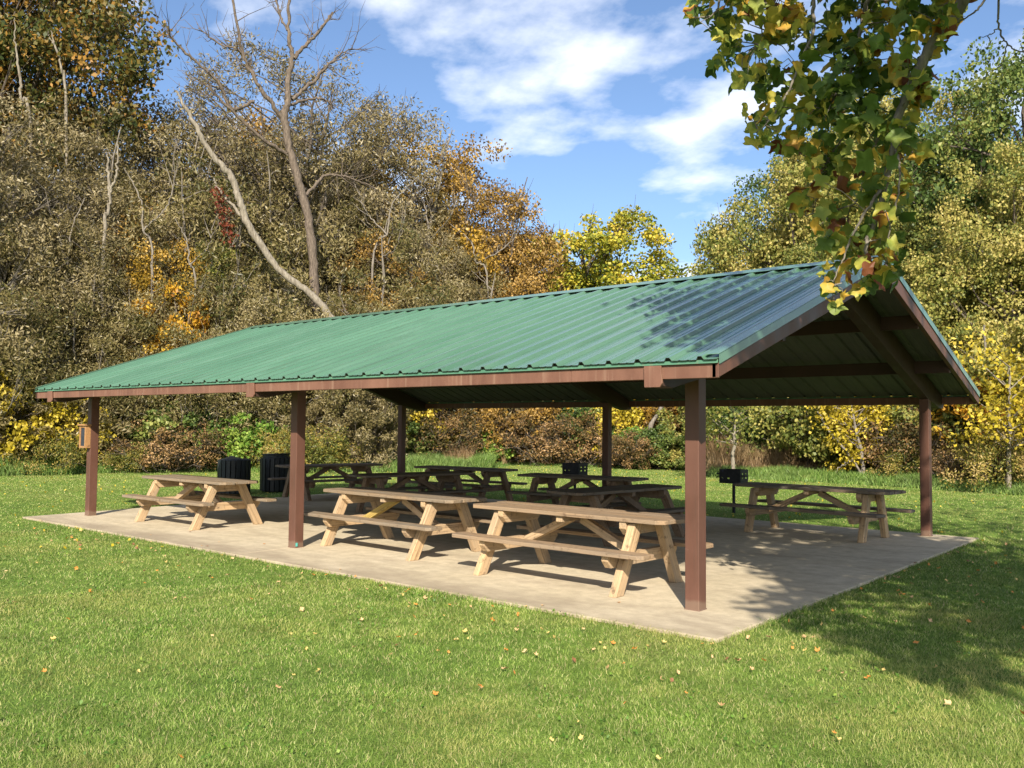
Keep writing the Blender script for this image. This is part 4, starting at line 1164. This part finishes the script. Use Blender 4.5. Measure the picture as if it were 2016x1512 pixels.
band('tall_weeds', [(-250, 150, -.3, 2.5, 0.75, 14000), (150, 520, 0, 2.2, 0.50, 12000), (500, 740, 0, 2.0, 0.40, 8000), (740, 970, -.2, 3.2, 0.60, 15000), (1400, 2450, -.2, 2.6, 0.40, 40000), (960, 1400, -.2, 1.0, 0.22, 9000)],
     M['weed'], 'knee-high lush green weeds along the wood edge', 'weeds', 5, 0.028)
band('dry_grass', [(990, 1140, 0.2, 1.8, 1.0, 5200), (1230, 1420, .4, 2.0, 0.7, 3500), (1400, 1560, 2.6, 5.5, 1.5, 9000), (370, 440, 1.2, 2.4, 1.1, 2200), (880, 930, 1.4, 2.6, 1.1, 1500), (1560, 2050, 2.6, 4.0, 0.7, 7000), (150, 400, 1.5, 2.6, 0.7, 2000)],
     M['dry'], 'dry tan seedy grass standing before the bushes', 'dry grass', 6, 0.016, 0.5)

# broad-leaved weeds and clover in the lawn
r = np.random.default_rng(21)
P, d = wedge(15000, 2.8, 13, 0.78, r); keep = ~in_slab(P, 0.0); P = P[keep]
cl = np.sin(P[:, 0]*3.1 + np.sin(P[:, 1]*2.3)*2) * np.sin(P[:, 1]*3.7 + 1.1*P[:, 0]); P = P[cl > 0.25]
P[:, 2] = r.uniform(-0.015, 0.006, len(P))
V, Q = leaf_quads(P, 0.024, 0.02, r, nbias=np.array([0, 0, 1.6]))
tag(link('clover', np_mesh('clover', V, Q, L['bright'])), 'small broad clover and weed leaves scattered in the mown grass', 'clover', kind='stuff')

# ------------------------------------------------------------------ fallen leaves
def leaf_template():
    h = [(0.10, -.03), (0.30, -.01), (0.45, 0.10), (0.50, 0.24), (0.41, 0.36), (0.36, 0.46), (0.41, 0.60), (0.47, 0.84), (0.30, 0.79), (0.14, 0.71)]
    ring = [(0, 0)] + h + [(0, 0.68)] + [(-x, y) for x, y in h[::-1]]
    v = [(0, 0.36, 0)] + [(x, y, 0) for x, y in ring]; n = len(ring)
    return np.array(v, float) - [0, 0.4, 0], np.array([[0, 1 + i, 1 + (i + 1) % n] for i in range(n)])
LV, LF = leaf_template()
def fallen_mat(n, c1, c2):
    return mat_flat(n, tuple((a + b)/2 for a, b in zip(c1, c2)), 0.6, 0, 0.35, 14, 0.3)
kinds = [('orange', fallen_mat('fallen_orange', (0.50, 0.17, 0.03), (0.55, 0.26, 0.06)), 'small curled orange leaf lying on the mown grass', 0.25),
         ('yellow', fallen_mat('fallen_yellow', (0.50, 0.35, 0.09), (0.54, 0.40, 0.16)), 'small pale yellow leaf lying on the mown grass', 0.30),
         ('tan', fallen_mat('fallen_tan', (0.48, 0.29, 0.13), (0.56, 0.38, 0.20)), 'small tan leaf lying on the mown grass', 0.33),
         ('brown', fallen_mat('fallen_brown', (0.16, 0.07, 0.03), (0.26, 0.12, 0.06)), 'small dark brown leaf lying on the mown grass', 0.12)]
protos = []
r = np.random.default_rng(77)
for nm, mt, lab, pr_ in kinds:
    for v_ in range(3):
        V = LV.copy(); V[:, 2] += r.uniform(0.3, 0.9)*np.abs(V[:, 0])**1.5 + r.uniform(-.5, .9)*V[:, 1]**2 + r.normal(0, 0.03, len(V)); V[:, 0] *= r.uniform(.6, .95)
        protos.append((np_mesh('fallen_leaf', V, LF, mt), lab))
spots = [(87,1320),(578,1329),(1139,1421),(857,1366),(862,1282),(948,1355),(1012,1324),(1169,1278),(1191,1276),(1249,1278),(1255,1254),(1308,1264),(1382,1150+118),(1614,1322),(1866,1386),(1560,1265+10),(1584,1213+40),
         (1480,1318),(1350,1365),(1300,1337),(1660,1325),(1228,1306),(1035,1283),(1055,1290),(945,1352),(1348,1245+12),(805,1195),(885,1190),(926,1194),(970,1207),(1018,1208),(1016,1240),(1148,1239),(996,1280),(850,1176)]
pts = [onz(u, v, -0.002)[:2] for u, v in spots]
cols = [1 if i % 3 else 0 for i in range(len(spots))]
tries = 0
while len(pts) < 290:
    tries += 1
    if r.random() < 0.45:       # drift against the slab
        p = np.array([r.uniform(-12.5, 1.2), -0.95 - abs(r.normal(0, 0.7))]) if r.random() < .75 else np.array([0.72 + abs(r.normal(0, .8)), r.uniform(-1.5, 8)])
    else:
        p = wedge(1, 3.2, 15, 0.60, r)[0][0][:2]
    if in_slab(np.array([p]), 0.0)[0] : continue
    pts.append(p); cols.append(None)
for p, c in zip(pts, cols):
    ki = (0 if c == 0 else 2 if r.random() < .5 else 1) if c is not None else r.choice(4, p=[q[3] for q in kinds])
    me, lab = protos[ki*3 + r.integers(3)]
    o = bpy.data.objects.new('fallen_leaf', me); COL.objects.link(o)
    o.location = (float(p[0]), float(p[1]), -0.004 + r.uniform(0, .008)); s = r.uniform(0.026, 0.052); s *= 0.7 if math.hypot(p[0]-CAM[0], p[1]-CAM[1]) < 5.5 else 1.0; o.scale = (s, s, s)
    o.rotation_euler = (r.normal(0, .5), r.normal(0, .5), r.uniform(0, 6.28))
    tag(o, lab, 'fallen leaf', lab.replace('small', 'the small', 1).replace(' leaf ', ' leaves ', 1))
for q in range(9):
    me, lab = protos[int(r.choice([0, 1, 6, 7, 9]))]
    o = bpy.data.objects.new('fallen_leaf', me); COL.objects.link(o)
    o.location = (float(r.uniform(-11, .3)), float(-0.85 + abs(r.normal(0, .35))), 0.006); s = r.uniform(.025, .045); o.scale = (s, s, s); o.rotation_euler = (0, 0, r.uniform(0, 6.28))
    tag(o, 'dry leaf blown onto the front edge of the concrete slab', 'fallen leaf', 'dry leaves on the concrete slab')
# distant leaf litter
P, d = wedge(1500, 13, 38, 0.74, r); u, _, _ = project(P); P = P[~in_slab(P, -0.05) & (d < lawn_edge(u))]
P[:, 2] = 0.006
V, Q = leaf_quads(P, 0.055, 0.045, r, nbias=np.array([0, 0, 1.2]))
tag(link('leaf_litter', np_mesh('leaf_litter', V, Q, L['yellow'])), 'countless tiny yellow leaves scattered over the far lawn', 'leaf litter', kind='stuff')
# a few bits of debris on the slab
# ------------------------------------------------------------------ overhanging tulip tree
TD = 7.3
tulip = empty('tulip_tree', (8.2, -3.6, 0.0)); O = np.array([8.2, -3.6, 0.0])
tag(tulip, 'leafy branch with lobed green, yellow and brown leaves hanging in from the top right', 'tree')
r = np.random.default_rng(99)
def PXp(u, v, d=TD): return at(u, v, d) - O
T = Tubes()
tr = smooth_path([(0, 0, -.3), (-.1, .1, 3), (-.3, .1, 6.5), (-.2, .3, 10), (0, .2, 13)], 20, 0.03, r)
T.add(tr, np.linspace(0.30, 0.06, len(tr)), 12)
T.build('trunk', M['barkgrey'], tulip)
LB = Tubes()
def limb(uvs, w0, w1, pre=None):
    P = [] if pre is None else [np.array(q) for q in pre]
    P += [PXp(u, v, TD + dd) for u, v, dd in uvs]
    Q = smooth_path(P, 6*len(P), 0.004, r); 
    LB.add(Q, np.linspace(w0, w1, len(Q)), 8); return Q
main = limb([(1990,-190,-.2),(1895,4,0),(1848,67,0),(1820,115,0),(1792,175,0),(1768,234,0),(1760,286,0),(1744,357,0),(1729,421,0),(1709,468,0),(1703,516,0)], 0.062, 0.012, pre=[(-.2, .1, 8.0), (-1.6, .9, 8.3), (-3.2, 1.9, 7.6)])
l2 = limb([(1900,-200,.1),(1760,-80,0),(1709,0,.1),(1693,67,.1),(1673,147,.1),(1645,187,.1),(1625,222,.1)], 0.026, 0.007)
l3 = limb([(1690,97,.15),(1697,175,.2),(1677,238,.2),(1640,300,.2),(1600,360,.2)], 0.012, 0.005)
l4 = limb([(1650,-120,-.1),(1602,0,-.1),(1602,60,-.1),(1578,119,-.1),(1554,175,-.1),(1522,230,-.1),(1490,262,-.1)], 0.018, 0.005)
l5 = limb([(1560,-100,.1),(1526,0,.1),(1514,44,.1),(1494,87,.1)], 0.012, 0.004)
l6 = limb([(1460,-100,-.2),(1419,0,-.2),(1403,28,-.2),(1371,36,-.2)], 0.012, 0.004)
l7 = limb([(1744,357,0),(1716,400,-.1),(1690,440,-.1),(1672,480,-.1),(1655,520,-.1),(1640,560,-.1)], 0.014, 0.004)
l8 = limb([(1768,234,0),(1735,262,.1),(1712,310,.1),(1697,350,.1),(1683,400,.1),(1600,420,.1)], 0.016, 0.004)
l9 = limb([(1760,286,0),(1772,330,-.1),(1765,400,-.15),(1752,450,-.1),(1748,520,-.1)], 0.010, 0.004)
limb([(2060,-150,0),(1939,0,0),(1911,28,0),(1871,52,0)], 0.011, 0.004)
limb([(1985,-150,.2),(1967,0,.2),(1967,55,.2),(1983,87,.2),(2014,103,.2),(2060,110,.2)], 0.010, 0.003)
limb([(1967,55,.2),(1945,70,.2),(1928,73,.2)], 0.005, 0.002); limb([(1983,87,.2),(1972,125,.2),(1955,140,.2)], 0.005, 0.002)
limb([(1945,70,.2),(1950,88,.2),(1940,95,.2)], 0.004, 0.002); limb([(2014,103,.2),(2010,84,.2)], 0.004, 0.002); limb([(1972,125,.2),(1975,140,.2)], 0.003, 0.002)
limbs = [main, l2, l3, l4, l5, l6, l7, l8, l9]
allp = np.concatenate([q for q in limbs])
# leaf mass regions in the overhanging spray
poly = np.array([(1352,50),(1370,-60),(1900,-60),(1905,20),(1880,70),(1868,60),(1850,120),(1850,150),(1822,215),(1800,240),(1826,300),(1785,330),(1800,380),(1785,440),(1768,480),(1774,520),(1755,580),(1720,560),(1680,590),(1640,612),(1622,560),(1600,520),(1612,470),(1592,420),(1562,420),(1556,370),(1600,335),(1590,300),(1530,300),(1478,285),(1462,200),(1490,165),(1450,172),(1400,142),(1398,118),(1430,85),(1395,70),(1385,40)], float)
def inpoly(x, y, p):
    n = len(p); c = np.zeros(len(x), bool); j = n - 1
    for i in range(n):
        t = ((p[i, 1] > y) != (p[j, 1] > y)) & (x < (p[j, 0]-p[i, 0]) * (y-p[i, 1]) / (p[j, 1]-p[i, 1] + 1e-9) + p[i, 0]); c ^= t; j = i
    return c
us = r.uniform(1340, 1910, 9000); vs = r.uniform(-60, 620, 9000)
k_ = inpoly(us, vs, poly); us, vs = us[k_], vs[k_]
gap = np.sin(us*0.045 + 1.0) * np.sin(vs*0.05 + us*0.02) + 0.5*np.sin(us*0.11 + vs*0.07)
k_ = (gap > -0.35) | (r.random(len(us)) < 0.18); k_ &= r.random(len(us)) < np.where(vs < 330, 0.50, np.where(vs > 480, 0.46, 0.34)); us, vs = us[k_], vs[k_]
us, vs = us[:1700], vs[:1700]
LC = np.array([PXp(a, b, TD + c) for a, b, c in zip(us, vs, 0.20 + r.normal(0, 0.26, len(us)))])
for i in range(0, len(LC), 7):      # twigs to the leaves
    j = int(np.argmin(((allp - LC[i])**2).sum(1))); s0 = allp[j]
    if np.linalg.norm(s0 - LC[i]) < 1.1:
        LB.add(np.array([s0, (s0 + LC[i])/2 + r.normal(0, .04, 3) + [0, 0, .03], LC[i]]), [0.006, 0.004, 0.002], 4)
# canopy out of the photograph that throws the dappled shade
off = np.array([0.6, -0.8]) / math.tan(SUN_EL)
can = []
gp = np.array([(1405,1015),(1560,1160),(1520,1200),(1650,1250),(1850,1325),(2120,1350),(2400,1300),(2400,985),(2016,985),(1800,985),(1500,1000)], float)
for _ in range(7500):
    u = r.uniform(1400, 2400); v = r.uniform(985, 1420)
    if not inpoly(np.array([u]), np.array([v]), gp)[0]: continue
    g_ = onz(u, v, 0.0)
    dens = math.sin(g_[0]*2.6 + 0.6 + g_[1]) * math.sin(g_[1]*2.3 - g_[0]*0.8)
    if dens < (-0.45 if in_slab(g_[None, :2])[0] else -0.1) and r.random() < 0.85: continue
    if not in_slab(g_[None, :2])[0] and r.random() < 0.72: continue
    for _t in range(8):
        h = r.uniform(4.5, 10.5) + _t*0.6
        q_ = np.array([g_[0] + off[0]*h, g_[1] + off[1]*h, h]); a_, b_, c_ = project(q_)
        if not (c_[0] > 0 and -80 < a_[0] < 2110 and b_[0] > -70): break
    can.append(tuple(q_))
rp = np.array([(1225,600),(1330,560),(1600,520),(1720,520),(1590,640),(1450,690),(1300,655),(1285,610)], float)
nrm = np.cross([1, 0, 0], [0, YR - YF, ZR - ZE]); p0_ = np.array([0, YF, ZE])
for _ in range(700):
    u = r.uniform(1220, 1760); v = r.uniform(500, 700)
    if not inpoly(np.array([u]), np.array([v]), rp)[0]: continue
    rr_ = ray(u, v); t = ((p0_ - CAM) @ nrm) / (rr_ @ nrm); g_ = CAM + rr_*t
    h = r.uniform(2.0, 6.0)
    can.append((g_[0] + off[0]*h, g_[1] + off[1]*h, g_[2] + h))
can = np.array(can)
pu, pv, pz = project(can)
ok = ~((pz > 0) & (pu > -80) & (pu < 2110) & (pv > -70)) & (np.linalg.norm(can - CAM, axis=1) > 3.2)
can = can[ok]; can = can[r.permutation(len(can))[:1500]]
CL = can - O
nlf = 7; ii = np.repeat(np.arange(len(CL)), nlf)
XC = CL[ii] + r.normal(0, 0.17, (len(ii), 3))
pu, pv, pz = project(XC + O); XC = XC[~((pz > 0) & (pu > -30) & (pu < 2050) & (pv > -30))]
for i in range(0, len(CL), 6):
    j = int(np.argmin(abs(tr[:, 2] - max(3.0, CL[i][2] - 0.4*np.hypot(CL[i][0], CL[i][1])))))
    P = smooth_path([tr[j], tr[j]*.5 + CL[i]*.5 + [0, 0, .5], CL[i]], 10, 0.02, r)
    pu, pv, pz = project(P + O)
    if ((pz > 0) & (pu > -40) & (pu < 2056) & (pv > -40)).any(): continue
    LB.add(P, np.linspace(0.05, 0.01, len(P)), 6)
LB.build('limb', M['barkgrey'], tulip)

def lobed_leaves(X, size, r):
    n = len(X)
    y = unit(r.normal(0, 1, (n, 3)) + [0, 0, -0.9])                # tips droop
    nn = unit(r.normal(0, 1, (n, 3)) + [0.4, -0.5, 0.6]); x = unit(np.cross(y, nn)); z = np.cross(x, y)
    s = size * r.uniform(0.45, 1.2, n); fold = r.uniform(-0.1, 0.7, n); curl = r.uniform(-0.5, 0.5, n)
    K = len(LV); Lx = LV[None, :, 0] * r.uniform(.75, 1.1, (n, 1)) + r.normal(0, .012, (n, K)); Ly = LV[None, :, 1] + r.normal(0, .012, (n, K))
    Lz = fold[:, None]*np.abs(Lx)**1.5 + curl[:, None]*1.6*Ly**2 + 0.06*np.sin(9*Lx + 7*Ly + r.uniform(0, 6, (n, 1)))
    V = X[:, None, :] + s[:, None, None]*(Lx[..., None]*x[:, None] + Ly[..., None]*y[:, None] + Lz[..., None]*z[:, None])
    return V.reshape(-1, 3), (np.arange(n)[:, None, None]*K + LF[None]).reshape(-1, 3)
V1, Q1 = lobed_leaves(LC, 0.138, r); V2, Q2 = lobed_leaves(XC, 0.15, r)
link('crown', np_mesh('crown', np.concatenate([V1, V2]), np.concatenate([Q1, Q2 + len(V1)]), L['tulip'], True), tulip)

# ------------------------------------------------------------------ sky, sun, camera
w = bpy.data.worlds.new('World'); scene.world = w; w.use_nodes = True
nt = w.node_tree; bg = nt.nodes['Background']; bg.inputs[1].default_value = 0.064
sky = nt.nodes.new('ShaderNodeTexSky'); sky.sky_type = 'NISHITA'; sky.sun_disc = False
sky.sun_elevation = SUN_EL; sky.sun_rotation = math.atan2(0.6, -0.8); sky.air_density = 1.0; sky.dust_density = 1.2; sky.ozone_density = 2.0
tc = nt.nodes.new('ShaderNodeTexCoord')
sx = nt.nodes.new('ShaderNodeSeparateXYZ'); nt.links.new(tc.outputs['Generated'], sx.inputs[0])
za = N(nt, 'ShaderNodeMath', operation='ADD'); nt.links.new(sx.outputs['Z'], za.inputs[0]); za.inputs[1].default_value = 0.16
zm = N(nt, 'ShaderNodeMath', operation='MAXIMUM'); nt.links.new(za.outputs[0], zm.inputs[0]); zm.inputs[1].default_value = 0.05
dx = N(nt, 'ShaderNodeMath', operation='DIVIDE'); nt.links.new(sx.outputs['X'], dx.inputs[0]); nt.links.new(zm.outputs[0], dx.inputs[1])
dy = N(nt, 'ShaderNodeMath', operation='DIVIDE'); nt.links.new(sx.outputs['Y'], dy.inputs[0]); nt.links.new(zm.outputs[0], dy.inputs[1])
cx = nt.nodes.new('ShaderNodeCombineXYZ'); nt.links.new(dx.outputs[0], cx.inputs[0]); nt.links.new(dy.outputs[0], cx.inputs[1])
mp = nt.nodes.new('ShaderNodeMapping'); nt.links.new(cx.outputs[0], mp.inputs[0]); mp.inputs['Location'].default_value = (3.1, 1.7, 0); mp.inputs['Rotation'].default_value = (0, 0, 0.5); mp.inputs['Scale'].default_value = (1.9, 2.1, 1)
n1 = noise(nt, mp.outputs[0], 1.15, 7, 0.55); n2 = noise(nt, mp.outputs[0], 0.45, 2, 0.5)
ad = N(nt, 'ShaderNodeMath', operation='MULTIPLY_ADD'); nt.links.new(n2, ad.inputs[0]); ad.inputs[1].default_value = 0.7; nt.links.new(n1, ad.inputs[2])
cr = ramp(nt, [(0.83, (0, 0, 0)), (1.08, (0.85, 0.85, 0.85))]); nt.links.new(ad.outputs[0], cr.inputs[0])
tint = mixc(nt, 1.0, sky.outputs[0], (1.36, 1.46, 1.62), 'MULTIPLY')
cm = N(nt, 'ShaderNodeMath', operation='MULTIPLY'); nt.links.new(cr.outputs[0], cm.inputs[0]); cm.inputs[1].default_value = 0.85
cc = mixc(nt, cm.outputs[0], tint, (12.6, 12.8, 13.4))
nt.links.new(cc, bg.inputs[0])

sun = bpy.data.lights.new('sun', 'SUN'); sun.energy = 5.0; sun.angle = math.radians(0.5); sun.color = (1.0, 0.92, 0.79)
so = bpy.data.objects.new('sun', sun); COL.objects.link(so)
sd = Vector((0.6*math.cos(SUN_EL), -0.8*math.cos(SUN_EL), math.sin(SUN_EL)))
so.rotation_euler = sd.to_track_quat('Z', 'Y').to_euler(); so.location = (10, -14, 12)

cam = bpy.data.cameras.new('camera'); co = bpy.data.objects.new('camera', cam); COL.objects.link(co)
cam.sensor_width = 36.0; cam.sensor_fit = 'HORIZONTAL'; cam.lens = F_PX / 2016 * 36.0; cam.clip_end = 1500; cam.clip_start = 0.05
Mx = Matrix(((Rv[0], Uv[0], -Fv[0], CAM[0]), (Rv[1], Uv[1], -Fv[1], CAM[1]), (Rv[2], Uv[2], -Fv[2], CAM[2]), (0, 0, 0, 1)))
co.matrix_world = Mx
scene.camera = co
scene.view_settings.view_transform = 'Standard'; scene.view_settings.look = 'None'; scene.view_settings.exposure = 0.88; scene.view_settings.gamma = 1.0
scene.cycles.max_bounces = 6; scene.cycles.diffuse_bounces = 2; scene.cycles.transmission_bounces = 3; scene.cycles.transparent_max_bounces = 4
scene.cycles.use_denoising = True
